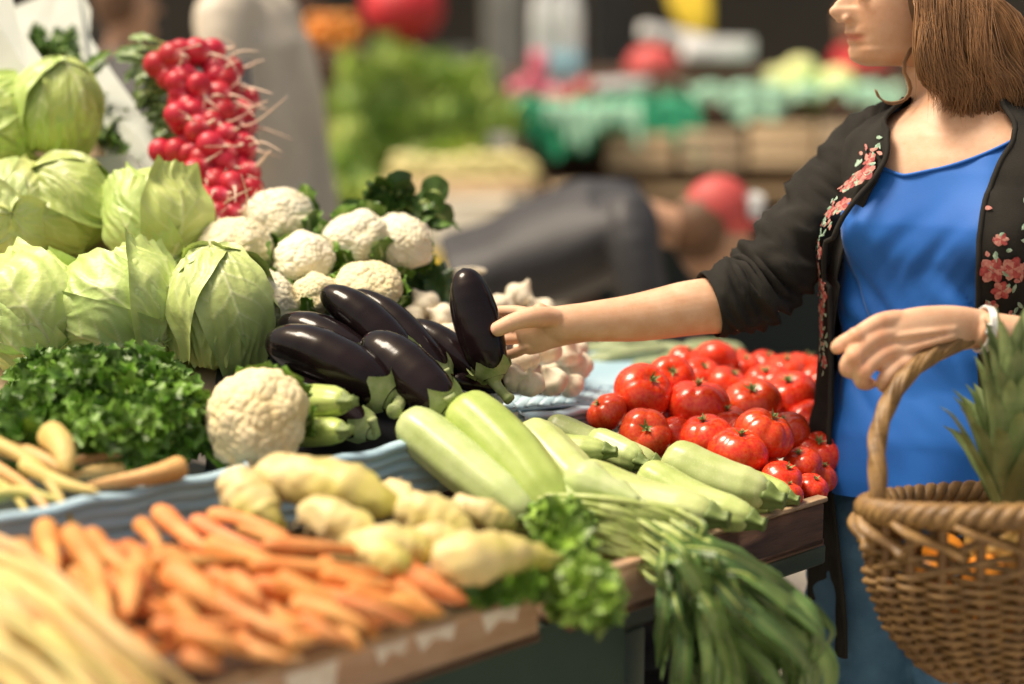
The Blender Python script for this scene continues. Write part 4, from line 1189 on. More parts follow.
# ------------------------------------------------------------------ the woman
YAW = R(33)
FD = np.array([-math.sin(YAW), -math.cos(YAW), 0]); LD = np.array([math.cos(YAW), -math.sin(YAW), 0])
DT = 2.68
def zpx(y, d=DT): return P(512, y, d)[2]
def ctr(z):
    px = np.interp(z, [.5, .80, 1.0, 1.15, 1.30, 1.40], [931, 934, 939, 943, 952, 957])
    d = np.interp(z, [.5, 1.0, 1.3, 1.4], [2.68, 2.68, 2.70, 2.72])
    p = P(px, 342, d); return np.array([p[0], p[1] + 0, z])
def wd(z): return np.interp(z, [.74, .80, .88, .96, 1.03, 1.10, 1.20, 1.28, 1.325, 1.35, 1.375, 1.40, 1.43], [.175, .182, .175, .150, .143, .152, .172, .178, .168, .135, .085, .060, .055])
def dp(z): return np.interp(z, [.74, .80, .88, .96, 1.03, 1.12, 1.20, 1.28, 1.33, 1.36, 1.39, 1.43], [.12, .122, .118, .108, .102, .108, .112, .100, .085, .070, .058, .055])
def torso(z, th, off=0.0, hang=False):
    w_, d_ = wd(z), dp(z)
    c = ctr(z)
    b = 0
    for s in (-1, 1):
        b += .040 * math.exp(-((th - s * R(31)) / R(21)) ** 2 - ((z - 1.185) / (.055 if z < 1.185 else .075)) ** 2)
    s_, c_ = math.sin(th), math.cos(th)
    e = .9
    s2 = math.copysign(abs(s_) ** e, s_); c2 = math.copysign(abs(c_) ** e, c_)
    return c + LD * s2 * (w_ + off) + FD * (c2 * (d_ + off) + b * max(0, c_)) + LD * b * s_ * .6

person = tag(empty('person', (ctr(1)[0], ctr(1)[1], 0)), 'woman in a blue top and embroidered dark cardigan reaching for an eggplant', 'person')
bd = MB()
# torso
n = 64; zs_ = np.concatenate([np.linspace(.78, 1.30, 30), np.linspace(1.315, 1.42, 14)])
V = [torso(z, a) for z in zs_ for a in np.linspace(-math.pi, math.pi, n, endpoint=False)]
bd.add((np.array(V), grid_faces(len(zs_), n, True) + [tuple(range(n))[::-1], tuple(range((len(zs_) - 1) * n, len(zs_) * n))]))
# neck
bd.add(sweep(spline([P(962, 158, 2.73), P(950, 125, 2.72), P(943, 92, 2.71), P(934, 50, 2.705), P(930, 20, 2.70)], 20), np.interp(np.linspace(0, 1, 20), [0, .25, .5, 1], [.085, .060, .052, .054]), 32))
# collar bones
bd.add(sweep(spline([P(905, 150, 2.655), P(880, 140, 2.69), P(862, 138, 2.73)], 8), .009, 10))
bd.add(sweep(spline([P(925, 148, 2.64), P(965, 132, 2.62), P(1005, 128, 2.62)], 8), .009, 10))
# head
HD = np.array([-.965, -.26, 0]); HS = np.array([-.26, .965, 0])   # facing direction, her right side
HO = P(903, 66, 2.70)
FR = [(0,6.2),(.3,7.4),(.7,8.4),(1.2,8.95),(2.5,9.1),(3.1,8.75),(4,9.0),(4.6,9.1),(5.8,9.35),(7,9.4),(9,9.45),(11,9.5),(12.2,9.6),(13.3,10.1),(16,9.9),(18,9.0),(20,6.8),(21.3,4.2),(22,.6)]
WR = [(0,2.6),(.5,3.6),(1.1,4.4),(2.5,5.5),(4.4,6.2),(7,6.9),(10,7.2),(13,7.4),(16,7.3),(18,6.6),(20,5.0),(21.3,3.2),(22,.5)]
BR = [(0,1),(.5,2),(1.1,3),(2.5,5),(4.4,7),(7,8.6),(10,9.4),(13,9.7),(16,9.2),(18,8.0),(20,6.0),(21.3,3.8),(22,.6)]
NO = [(6.3,0),(6.7,1.0),(7.2,2.7),(8.0,3.6),(8.6,3.65),(9.4,3.0),(10.5,1.9),(11.6,.9),(12.6,.3),(13.5,0)]
LP = [(3.1,0),(3.5,.30),(3.9,.52),(4.25,.25),(4.45,-.10),(4.65,.35),(5.05,.85),(5.5,.45),(6,.1),(6.6,0)]
n = 120; zh = np.concatenate([np.linspace(0, 14, 140), np.linspace(14.2, 22, 30)])
V = []
for z in zh:
    f_, w_, b_ = interp(z, FR), interp(z, WR), interp(z, BR)
    no_, lp_ = interp(z, NO) if z > 6.3 and z < 13.5 else 0, interp(z, LP) if 3.1 < z < 6.6 else 0
    for a in np.linspace(-math.pi, math.pi, n, endpoint=False):
        ca, sa = math.cos(a), math.sin(a)
        x = (f_ if ca > 0 else b_) * math.copysign(abs(ca) ** .85, ca); y = w_ * math.copysign(abs(sa) ** .92, sa)
        y0 = y
        if ca > 0:
            sg = .62 + .75 * max(0, (9.3 - z) / 3) * (z > 6.3)
            x += no_ * math.exp(-(y0 / max(.6, (1.0 if z > 9 else 1.45))) ** 2)
            x += lp_ * math.exp(-(y0 / 2.3) ** 4)
            x -= .75 * math.exp(-((abs(y0) - 3.1) / 1.5) ** 2 - ((z - 11.3) / 1.0) ** 2)       # eye sockets
            x += .35 * math.exp(-((abs(y0) - 4.6) / 1.6) ** 2 - ((z - 9.0) / 1.5) ** 2)         # cheeks
            x -= .18 * math.exp(-((abs(y0) - 2.7) / .7) ** 2 - ((z - 4.5) / .7) ** 2)            # mouth corner
        V.append(HO + HD * x * .01 + HS * y * .01 + ZZ * z * .01)
bd.add((np.array(V), grid_faces(len(zh), n, True) + [tuple(range(n))[::-1], tuple(range((len(zh) - 1) * n, len(zh) * n))]))
for s in (-1, 1):   # eyes closed lids, ears
    bd.add(ball(HO + HD * .0835 + HS * s * .031 + ZZ * .112, .0125, 12, 16))
    bd.add(ball(HO - HD * .005 + HS * s * .073 + ZZ * .095, .030, 12, 16, (.5, .25, 1), (HD, HS, ZZ)))
    bd.add(ball(HO + HD * .107 + HS * s * .0115 + ZZ * .073, .0070, 10, 12))
# far arm, reaching
def arm(pts, rad, n=40, seg=28, flat=1.0, ref=None):
    return sweep(spline([P(*q) for q in pts], n), interp(np.linspace(0, 1, n), rad), seg, flat=flat, ref=ref)
bd.add(arm([(892,168,2.75),(862,160,2.76),(815,215,2.72),(758,284,2.66)], [(0,.055),(.2,.055),(.6,.045),(1,.040)]))
bd.add(arm([(775,283,2.665),(735,302,2.65),(690,308,2.64),(640,317,2.63),(600,321,2.62),(570,323.5,2.612),(545,326,2.612)], [(0,.042),(.18,.045),(.36,.0425),(.6,.034),(.76,.030),(.9,.029),(1,.022)], flat=.85, ref=(0,-1,0)))
bd.add(sweep(spline([P(604,322,2.618),P(572,325,2.612),P(545,328,2.614),P(530,331,2.618),P(519,333,2.625)], 18), np.interp(np.linspace(0,1,18),[0,.3,.6,.9,1],[.027,.0305,.037,.037,.028]), 24, flat=.52, ref=(0,-1,0)))
def fing(pts, rads, d=None):
    p = spline([P(*q) for q in pts], 18)
    r_ = np.interp(np.linspace(0, 1, 18), np.linspace(0, 1, len(rads)), rads) * pts[0][2] / F
    k = np.ones(18); k[-1] = .45; k[-2] = .82; k[0] = .8
    return sweep(p, r_ * k, 14)
bd.add(fing([(530,314,2.61),(514,311,2.63),(492,312,2.656),(466,317,2.652)], [6.5,6.2,5.6,5]))
bd.add(fing([(530,326,2.62),(512,325,2.648),(488,327,2.664),(462,331,2.650)], [6.5,6.2,5.6,5]))
bd.add(fing([(530,337,2.62),(512,339,2.646),(490,341,2.658),(466,345,2.648)], [6.2,6.0,5.4,4.9]))
bd.add(fing([(530,345,2.61),(515,353,2.630),(498,357,2.645),(480,359,2.642)], [5.6,5.4,4.8,4.3]))
bd.add(fing([(560,318,2.60),(538,317,2.578),(516,321,2.560),(500,328,2.556),(492,331.5,2.560)], [9,11,9,8,7]))
# near arm
LSH = ctr(1.31) + LD * .17
ELB = P(1120, 372, 2.46)
bd.add(sweep(spline([LSH - LD * .04, LSH + LD * .01, (LSH + ELB) / 2 + LD * .02, ELB], 30), np.linspace(.055, .041, 30), 28))
bd.add(sweep(spline([ELB, P(1075, 356, 2.42), P(1030, 340, 2.39), P(1000, 332, 2.375), P(976, 328, 2.37)], 30), interp(np.linspace(0, 1, 30), [(0,.040),(.3,.041),(.7,.031),(1,.027)]), 28, flat=.85))
bd.add(sweep(spline([P(984,329,2.37), P(955,329,2.362), P(925,334,2.356), P(893,344,2.352), P(884,347,2.354)], 20), interp(np.linspace(0, 1, 20), [(0,.026),(.25,.033),(.6,.042),(.9,.041),(1,.032)]), 28, flat=.5, ref=(0, -1, 0)))
bd.add(fing([(905,318,2.352),(880,322,2.336),(856,336,2.322),(840,345,2.328),(835,351,2.340)], [9.5,9.2,8.2,7.8,6.4]))
bd.add(fing([(905,333,2.350),(876,338,2.328),(853,356,2.312),(847,369,2.326),(858,374,2.350)], [9.5,9.4,8.4,8,6.6]))
bd.add(fing([(912,348,2.350),(884,354,2.328),(864,371,2.314),(862,382,2.330),(875,384,2.352)], [9.5,9.2,8.4,7.8,6.4]))
bd.add(fing([(925,356,2.352),(902,363,2.334),(885,378,2.322),(885,387,2.336),(897,386,2.355)], [8.5,8.2,7.4,6.8,6]))
bd.add(fing([(950,345,2.375),(922,358,2.385),(893,366,2.385),(872,362,2.378)], [11,10,8.5,7]))
# knuckles, and tendons along the back of the near hand
for q in ((882,322,2.338),(879,338,2.330),(886,354,2.330),(903,364,2.334),(856,336,2.318),(854,356,2.308),(864,371,2.310)):
    bd.add(ball(P(*q), .0125, 12, 14))
for (a_, b_) in (((955,322,2.352),(886,323,2.338)),((955,329,2.346),(884,338,2.330)),((955,336,2.346),(892,354,2.331))):
    bd.add(sweep(spline([P(*a_), P((a_[0]+b_[0])/2,(a_[1]+b_[1])/2,(a_[2]+b_[2])/2-.004), P(*b_)],14), .0052, 10))
bd.add(ball(P(540,311,2.606), .013, 12, 14)); bd.add(ball(P(968,316,2.362), .010, 10, 12))
# legs and feet under the jeans
HIPZ = .84
for s in (-1, 1):
    hp = ctr(.80) + LD * s * .088
    kn = hp + np.array([0, 0, -.37]) + FD * (.05 if s < 0 else .01)
    an = np.array([kn[0], kn[1], .07]) - FD * .03
    bd.add(sweep(spline([hp + ZZ * .05, (hp + kn) / 2, kn, (kn + an) / 2 - FD * .01, an], 30), np.interp(np.linspace(0, 1, 30), [0, .4, .6, .9, 1], [.088, .062, .052, .036, .034]), 24))
    bd.add(sweep([an + ZZ * -.02, an + FD * .10 - ZZ * .035, an + FD * .16 - ZZ * .045], [.034, .034, .022], 18, flat=.7))
bv, bf = remesh(bd, .0026, 3)
# lips and nails are redder than the rest of the skin
col = np.ones((len(bv), 3))
rel = bv - HO
hx, hy, hz = rel @ HD * 100, rel @ HS * 100, rel[:, 2] * 100
lipm = np.exp(-((hz - 4.45) / .62) ** 4) * np.exp(-(hy / 2.7) ** 6) * (hx > 8.0)
cheek = .35 * np.exp(-((hz - 8) / 2) ** 2 - ((np.abs(hy) - 5) / 2) ** 2) * (hx > 2) * (hx < 12)
col = col * (1 - lipm[:, None] * (1 - np.array([.84, .50, .52]))) * (1 - cheek[:, None] * (1 - np.array([1, .80, .78])))
for q in ((491, 329, 2.552), (838, 347, 2.318), (846, 368, 2.314)):
    m_ = np.exp(-(np.linalg.norm(bv - P(*q), axis=1) / .0075) ** 6)
    col = col * (1 - m_[:, None] * (1 - np.array([1.25, 1.15, 1.25])))
for q in ((882,322,2.33),(879,338,2.32),(886,354,2.32),(856,336,2.31),(854,356,2.30),(864,371,2.30),(540,311,2.60)):
    m_ = np.exp(-(np.linalg.norm(bv - P(*q), axis=1) / .014) ** 2) * .5
    col = col * (1 - m_[:, None] * (1 - np.array([1.0, .78, .72])))
MB().add((bv, bf, col)).build('body', M['skin'], person)
eb = MB()
for s in (-1, 1):
    eb.add(sweep(spline([HO + HD * .096 + HS * s * .015 + ZZ * .133, HO + HD * .094 + HS * s * .033 + ZZ * .138, HO + HD * .080 + HS * s * .052 + ZZ * .133], 10), [.001,.003,.0035,.0035,.0035,.003,.003,.002,.0015,.001], 8, flat=.6))
    eb.add(sweep(spline([HO + HD * .0955 + HS * s * .020 + ZZ * .108, HO + HD * .0965 + HS * s * .031 + ZZ * .106, HO + HD * .092 + HS * s * .043 + ZZ * .108], 8), .0016, 6))
eb.build('brows_and_lashes', M['hair'], person)

# blue top
def top_z(th): return 1.272 + .098 * min(1, (abs(th + R(12)) / R(72))) ** 1.25
V = []; nu, nv = 110, 160
for i in range(nu):
    for a in np.linspace(-math.pi, math.pi, nv, endpoint=False):
        zt = top_z(a) if abs(a) < R(78) else 1.367
        z = .775 + (zt - .775) * i / (nu - 1)
        p = torso(z, a, .006 + .010 * max(0, min(1, (.95 - z) / .08)))
        nrm = LD * math.sin(a) + FD * math.cos(a)
        wz = math.exp(-((z - 1.03) / .10) ** 2)
        q = Vector((a * 1.5, z * 16 + a * 2.2, 3))
        q2 = Vector((a * 5 + z * 9, z * 3, 8))
        p = p + nrm * (wz * .018 * abs(noise.noise(q)) * 2 + .003 * noise.noise(q2) + .007 * math.exp(-((z - 1.16) / .05) ** 2) * noise.noise(Vector((a * 7 - z * 22, z * 8, 1))) + (.006 * math.sin(a * 9) * max(0, (.86 - z) / .08)))
        V.append(p)
top = MB().add((np.array(V), grid_faces(nu, nv, True))).build('blue_top', M['blue_top'], person)
tv = []
for a in np.linspace(-R(100), R(100), 90):
    tv.append(torso(top_z(a) if abs(a) < R(78) else 1.367, a, .008))
MB().add(sweep(np.array(tv), .0028, 8)).build('neckline_hem', M['blue_top'], top)

# cardigan body
def cardS(z, th, off=0.0):
    zz = max(z, .80)
    w0 = max(wd(zz) * min(1, .86 + .14 * (z - .5) / .3) if z < .8 else wd(zz), np.interp(z, [.5, .9, 1.1, 1.25, 1.3], [.155, .168, .168, .172, 0]))
    d0 = max(dp(zz), np.interp(z, [.5, .9, 1.1, 1.25, 1.3], [.12, .122, .12, .11, 0]))
    b = 0
    for s in (-1, 1):
        b += .052 * math.exp(-((th - s * R(32)) / R(26)) ** 2 - ((z - 1.185) / (.10 if z < 1.185 else .075)) ** 2)
    s_, c_ = math.sin(th), math.cos(th); c_0 = c_
    s2 = math.copysign(abs(s_) ** .9, s_); c2 = math.copysign(abs(c_) ** .9, c_)
    o = .014 + off + .008 * max(0, c_0)
    w1 = .006 * noise.noise(Vector((th * 3.2, z * 5, 2))) + .012 * math.sin(th * 11 + 1.3 * math.sin(z * 7)) * max(0, (1.05 - z) / .4) * .7
    return ctr(max(z, .8)) + ZZ * (z - max(z, .8)) + LD * s2 * (w0 + o + w1) + FD * (c2 * (d0 + o + w1) + b * max(0, c_)) + LD * b * s_ * .6
def px_of(p):
    r = p - CAM; d = r @ FW
    return 512 + F * (r @ RT) / d, 342 - F * (r @ UP) / d
LE = [(.50, 848), (.62, 846), (.80, 832), (.95, 834), (1.05, 834), (1.15, 832), (1.20, 842), (1.245, 862), (1.28, 884), (1.31, 893), (1.345, 895), (1.39, 905)]
RE = [(.50, 1012), (.80, 1000), (.95, 980), (1.10, 977), (1.20, 979), (1.245, 984), (1.29, 996), (1.345, 1015), (1.39, 1000)]
def edge_theta(z, side):
    px = interp(z, LE if side < 0 else RE)
    best, bt = 1e9, 0
    for t in np.linspace(0, R(80) if side < 0 else R(88), 60):
        e_ = abs(px_of(cardS(z, side * t))[0] - px)
        if e_ < best: best, bt = e_, t
    return side * bt
zc = np.linspace(.52, 1.385, 110)
tl_ = np.array([edge_theta(z, -1) for z in zc]); tr_ = np.array([edge_theta(z, 1) for z in zc])
for arr in (tl_, tr_):
    k = np.pad(arr, 4, mode='edge'); arr[:] = np.convolve(k, np.ones(9) / 9, 'valid')
V = []; nv = 150
for i, z in enumerate(zc):
    for j in range(nv):
        th = tr_[i] + (2 * math.pi + tl_[i] - tr_[i]) * j / (nv - 1)
        e_ = min(j, nv - 1 - j) / (nv - 1)
        V.append(cardS(z, th, .004 * math.exp(-e_ * 60)))
Vc = np.array(V)
cd = MB().add((Vc, grid_faces(len(zc), nv)))
cdo = cd.build('cardigan', M['cardigan'], person)
so = cdo.modifiers.new('cloth_thickness', 'SOLIDIFY'); so.thickness = .003; so.offset = 1
for side, arr in ((-1, tl_), (1, tr_)):
    pts = np.array([cardS(z, arr[i], .006) for i, z in enumerate(zc)])
    MB().add(sweep(pts, .0042, 8)).build('hem', M['cardigan'], cdo)
# embroidered flowers on the two front bands
fm = MB(); rr = random.Random(4)
def cpoint(z, side, dth, off=.0085):
    i = int(np.clip((z - .52) / (1.385 - .52) * 109, 0, 109)); a = (tl_ if side < 0 else tr_)[i]
    return cardS(z, a + side * dth, off)
def petal(z, side, dth, dx, dz, l, w_, mi):
    """small leaf of thread in the cloth's surface, centre at (z, dth), pointing to (dx, dz)"""
    k = 1 / .19
    P0 = lambda u, v: cpoint(z + dz * u * l + dx * v * w_, side, dth + (dx * u * l - dz * v * w_) * k, .0085 + .0012 * (1 - v * v))
    us = [(0, 0), (.3, .8), (.65, 1), (.9, .6), (1.05, 0), (.9, -.6), (.65, -1), (.3, -.8)]
    V = [P0(.55, 0)] + [P0(u, v) for u, v in us]
    fm.add((np.array(V), [(0, i + 1, (i + 1) % 8 + 1) for i in range(8)]), mat=mi)
def bloom(z, side, dth, s):
    for r_ in range(2):
        for k in range(6):
            a = k * 1.047 + r_ * .5 + rr.random() * .3
            petal(z, side, dth, math.cos(a), math.sin(a), s * .8 * (1 - .4 * r_), s * .30 * (1 - .3 * r_), (0 if (k + r_) % 2 else 1))
for z in np.linspace(.98, 1.315, 17):
    dth = R(rr.uniform(3, 10))
    if rr.random() < .62: bloom(z + rr.uniform(-.006, .006), -1, dth, rr.uniform(.012, .021))
    for k in range(7):
        a = rr.random() * 6.28
        petal(z + rr.uniform(-.014, .014), -1, R(rr.uniform(2, 13)), math.cos(a), math.sin(a), rr.uniform(.007, .014), .0028, rr.choice([2, 2, 1]))
for (z, dth, s) in ((1.145, 5, .024), (1.148, 13, .022), (1.115, 9, .018), (1.19, 8, .012), (1.09, 5, .014)):
    bloom(z, 1, R(dth), s)
for k in range(34):
    a = rr.random() * 6.28
    petal(rr.uniform(1.04, 1.24), 1, R(rr.uniform(2, 18)), math.cos(a), math.sin(a), rr.uniform(.008, .015), .0032, rr.choice([2, 2, 1]))
fm.build('embroidery', [M['flower_red'], M['flower_pink'], M['flower_green']], cdo)
# sleeves
def sleeve(pts, rad, label=None, n=110, seg=72, ruck=1.0, thick=1.0, ref=None, seed=0):
    p = spline(pts, n); t = np.linspace(0, 1, n)
    rad = interp(t, rad)
    T, N, B = frames(p, ref)
    V = []
    for i in range(n):
        for a in np.linspace(0, 2 * math.pi, seg, endpoint=False):
            f1 = noise.noise(Vector((math.cos(a) * 1.1 + t[i] * 3.5, math.sin(a) * 1.1 + t[i] * 2.0, t[i] * 11 + seed)))
            f2 = abs(noise.noise(Vector((math.cos(a) * .8 + seed, math.sin(a) * .8 + a * .15, t[i] * 20 + 1.5 * math.cos(a)))))
            amp = ruck * np.interp(t[i], [0, .3, .6, .8, .96, 1], [.3, .6, 1, 1, .5, .1])
            k = rad[i] + .014 * amp * f1 - .030 * amp * (f2 - .2)
            V.append(p[i] + (B[i] * math.cos(a) + N[i] * math.sin(a)) * k)
    ob = MB().add((np.array(V), grid_faces(n, seg, True))).build('sleeve', M['cardigan'], cdo)
    m_ = ob.modifiers.new('cloth_thickness', 'SOLIDIFY'); m_.thickness = .0025; m_.offset = -1
    return ob
sleeve([P(905,140,2.74), P(872,152,2.755), P(838,192,2.74), P(800,238,2.705), P(764,280,2.67), P(742,295,2.655), P(709,305,2.645)],
       [(0,.060),(.12,.067),(.35,.066),(.6,.060),(.78,.056),(.9,.052),(1,.050)])
sleeve([LSH - LD * .05, LSH + LD * .005, (LSH + ELB) / 2 + LD * .02, ELB + ZZ * .02, P(1070, 352, 2.42)], [(0,.07),(.15,.068),(.5,.06),(.8,.054),(1,.046)], seed=5)

# jeans
jm = MB()
for s in (-1, 1):
    hp = ctr(.80) + LD * s * .086
    kn = hp + np.array([0, 0, -.37]) + FD * (.05 if s < 0 else .01)
    an = np.array([kn[0], kn[1], .07]) - FD * .03
    jm.add(sweep(spline([hp + ZZ * .06, hp - ZZ * .05, (hp + kn) / 2, kn, (kn + an) / 2 - FD * .01, an], 60), np.interp(np.linspace(0, 1, 60), [0, .2, .4, .6, .9, 1], [.096, .104, .096, .086, .078, .078]), 32))
V = [torso(z, a, .0045) for z in np.linspace(.74, .84, 12) for a in np.linspace(-math.pi, math.pi, 64, endpoint=False)]
jm.add((np.array(V), grid_faces(12, 64, True) + [tuple(range(64))[::-1], tuple(range(11 * 64, 12 * 64))]))
jv, jf = remesh(jm, .006, 4)
jn = nz(jv * np.array([1, 1, 2.2]), 13, 3)
cen = np.array([ctr(.8)[0], ctr(.8)[1]])
out = jv[:, :2] - cen; out /= np.linalg.norm(out, axis=1)[:, None] + 1e-9
jv[:, :2] += out * (.010 * np.abs(jn))[:, None]
jn_o = MB().add((jv, jf)).build('jeans', M['denim'], person)
pk = MB()
for s in (-1, 1):
    pts = np.array([torso(.82 - .05 * k, s * R(30 + 38 * k), .010) for k in np.linspace(0, 1, 12)])
    pk.add(sweep(pts, .0022, 6))
pk.build('pocket_seam', M['denim'], jn_o)
for s in (-1, 1):
    hp = ctr(.80) + LD * s * .086
    an = hp + np.array([0, 0, -.37]) + FD * (.05 if s < 0 else .01) - FD * .03; an[2] = .05
    MB().add(sweep(spline([an - FD * .05, an + FD * .04, an + FD * .14, an + FD * .19 - ZZ * .01], 20), np.interp(np.linspace(0, 1, 20), [0, .1, .5, .9, 1], [.015, .042, .046, .036, .01]), 24, flat=.95)).build('shoe', M['dark_plastic'], person)

# bracelet
wc = P(984, 329.5, 2.372); wa = P(1004, 335, 2.378) - P(964, 327, 2.365); wa /= np.linalg.norm(wa)
w1_ = np.cross(wa, FW); w1_ /= np.linalg.norm(w1_); w2_ = np.cross(wa, w1_)
ring = np.array([wc + w1_ * .0315 * math.cos(a) + w2_ * .0275 * math.sin(a) for a in np.linspace(0, 2 * math.pi, 49)])
br = MB()
for k in (-1, 0, 1): br.add(sweep(ring + wa * k * .0035, .0026, 10))
br.add(box(wc - FW * .028 + w1_ * .0, (.012, .016, .006), (wa, w1_, FW), .002))
br.build('bracelet', M['band'], person)

# hair
hb = MB(); rr = random.Random(12)
V = []; nu, nv = 40, 60
for i in range(nu):
    for j in range(nv):
        th = math.pi * .5 * (i / (nu - 1)) * 1.35; ph = 2 * math.pi * j / nv
        d_ = np.array([math.sin(th) * math.cos(ph), math.sin(th) * math.sin(ph), math.cos(th)])
        fr = max(0, math.cos(ph)) ** 2
        x = d_[0] * (.112 if d_[0] < 0 else (.108 - .02 * fr * (i / nu))); y = d_[1] * .088; z = .125 + d_[2] * .112
        if i > 22 and math.cos(ph) > .2: x *= .55 + .0 * fr
        V.append(HO + HD * x + HS * y + ZZ * z)
hb.add((np.array(V), grid_faces(nu, nv, True)), (.7, .7, .7))
def lock(pts, r, c):
    p = spline(pts, 15); t = np.linspace(0, 1, 15)
    hb.add(sweep(p, r * np.interp(t, [0, .08, .5, .85, 1], [.4, .9, 1, .7, .08]), 4, flat=.55, ref=(0, -1, .2)), (c, c, c))
for k in range(5200):
    u = rr.random(); w_ = rr.random()
    side = rr.random() < .72
    c = rr.uniform(.7, 1.6)
    if side:      # the side towards the camera
        dd = 2.56 + .030 * w_ + .012 * u
        x0 = 917 + 72 * u; y0 = -58 + 22 * w_
        x3 = 932 + 100 * u + rr.uniform(-7, 9); y3 = 90 + 30 * math.sin(min(1, u * 1.1) * 1.9) + rr.uniform(-16, 10)
        bow = rr.uniform(-6, 9) + 9 * (1 - u)
        c *= .80 + .4 * (math.sin(u * 21 + 1) * .5 + .5)
        g1, g2, g3 = (math.sin(u * 13 + k_) for k_ in (0, 1.9, 3.7))
        x3 += 16 * u
        pts = [P(x0 + 6, y0, dd + .03), P(x0 - 2 + rr.uniform(-3, 3), y0 + 45, dd), P(x0 + (x3 - x0) * .36 - bow * .3 + 4 * g1, 8, dd - .012), P(x0 + (x3 - x0) * .62 - bow + 7 * g2, 50, dd - .016 - .008 * g1),
               P(x0 + (x3 - x0) * .86 + 8 * g3, 82, dd - .008 + .008 * g2), P(x3 + 5 * g1, y3 - 10, dd + .004), P(x3 + 6 * g2 + rr.uniform(-8, 8), y3 + 4 + 14 * u, dd + .030)]
    else:         # the back
        dd = 2.64 + .12 * w_
        x0 = 965 + 22 * u
        x3 = 985 + 62 * u + rr.uniform(-6, 6)
        pts = [P(x0 - 10, -70, dd), P(x0 + 8, -30, dd), P(x0 + 16, 20, dd + .01), P((x0 + x3) / 2 + 18, 70, dd + .02), P(x3, 110 + rr.uniform(-6, 20), dd + .02)]
    lock(pts, rr.uniform(.0005, .0011), c)
# inner mass so that no gap shows between the locks
hb.add(sweep(spline([P(955, -50, 2.66), P(955, 0, 2.66), P(968, 50, 2.645), P(985, 112, 2.64)], 20), np.interp(np.linspace(0, 1, 20), [0, .4, .9, 1], [.04, .046, .048, .02]), 24, flat=.8), (.5, .5, .5))
# the curl that escapes in front of the neck
for k in range(8):
    j = rr.uniform(-2, 2)
    lock([P(918 + j, 38, 2.64), P(904 + j, 66, 2.635), P(911 + j, 86, 2.635), P(906 + j, 99, 2.635), P(891 + j, 104 + j, 2.635), P(880 + j, 98 + j * .5, 2.635), P(876 + j, 89, 2.635)], .0016, rr.uniform(.8, 1.6))
for k in range(90):
    u = rr.random(); x0 = 918 + 80 * u; ex = rr.uniform(-14, 14)
    lock([P(x0, -50, 2.565), P(x0 - 4, 0, 2.55), P(x0 + ex * .5, 50, 2.545 - rr.uniform(0, .012)), P(x0 + 8 + ex, 92, 2.55), P(x0 + 12 + ex * 1.7, 112 + rr.uniform(-18, 16), 2.565)], .00035, rr.uniform(1, 1.8))
hb.build('hair', M['hair'], person)

# ------------------------------------------------------------------ wicker basket with a pineapple
BC = P(1022, 505, 2.29); AX, AY = .213, .120
BX = np.array([.985, .17, 0]); BY = np.array([-.17, .985, 0])
bk = tag(empty('wicker_basket', BC - ZZ * .24), 'brown wicker basket with an arched handle on the woman\'s forearm', 'basket')
def bp(a, h, off=0.0):           # h: 0 rim .. -0.24 base
    t = -h / .24
    k = np.interp(t, [-.2, 0, .15, .4, .7, .9, 1], [1.02, 1, .985, .97, .82, .62, .45])
    return BC + BX * math.cos(a) * (AX * k + off) + BY * math.sin(a) * (AY * k + off) + ZZ * (h - .13 * AY * math.sin(a) * (1 - .5 * t))
ns = 24
wv, wd2 = MB(), MB()
for k in range(ns):
    a = 2 * math.pi * k / ns
    wd2.add(sweep(np.array([bp(a, h) for h in np.linspace(-.004, -.238, 26)]), .0072, 8))
for j in range(24):
    h = -.080 - j * .0067
    A_ = np.linspace(0, 2 * math.pi, 241)
    pts = np.array([bp(a, h + .0010 * math.sin(a * 7 + j), .0085 * math.cos(a * ns / 2 + math.pi * j)) for a in A_])
    wv.add(sweep(pts, .0040 + .0005 * math.sin(j * 3.1), 6, ref=(0, 0, 1)))
for q in range(2):     # upper band of broad slanting strips
    for k in range(14):
        a0 = 2 * math.pi * k / 14
        s = 1 if q == 0 else -1
        h0, h1 = (-.006, -.050)
        pts = np.array([bp(a0 + s * u * .52, h0 + (h1 - h0) * u, .007 * math.sin(u * math.pi * 2) * s + .010 * s) for u in np.linspace(0, 1, 14)])
        wv.add(sweep(pts, .0125, 8, flat=.42, ref=(0, 0, 1)))
for j in range(3):
    A_ = np.linspace(0, 2 * math.pi, 241)
    pts = np.array([bp(a, -.056 - .008 * j + .0035 * math.sin(a * ns / 2 + j * 2.1), .0055 * math.cos(a * ns / 2 + j * 2.1)) for a in A_])
    wv.add(sweep(pts, .0048, 7, ref=(0, 0, 1)))
rimm = MB()
for j in range(4):
    A_ = np.linspace(0, 2 * math.pi, 361)
    pts = np.array([bp(a, .002 + .0100 * math.sin(a * 16 + j * math.pi / 2), .0100 * math.cos(a * 16 + j * math.pi / 2)) for a in A_])
    rimm.add(sweep(pts, .0092, 8, ref=(0, 0, 1)))
rimm.build('rim', M['wicker'], bk)
wv.build('weave', M['wicker'], bk)
wd2.build('stakes', M['wicker_dark'], bk)
A_ = np.linspace(0, 2 * math.pi, 60, endpoint=False)
Vb = [bp(a, -.238) * (1 - r_) + (BC - ZZ * .238) * r_ for r_ in np.linspace(0, 1, 8) for a in A_]
MB().add((np.array(Vb), grid_faces(8, 60, True))).build('base', M['wicker_dark'], bk)
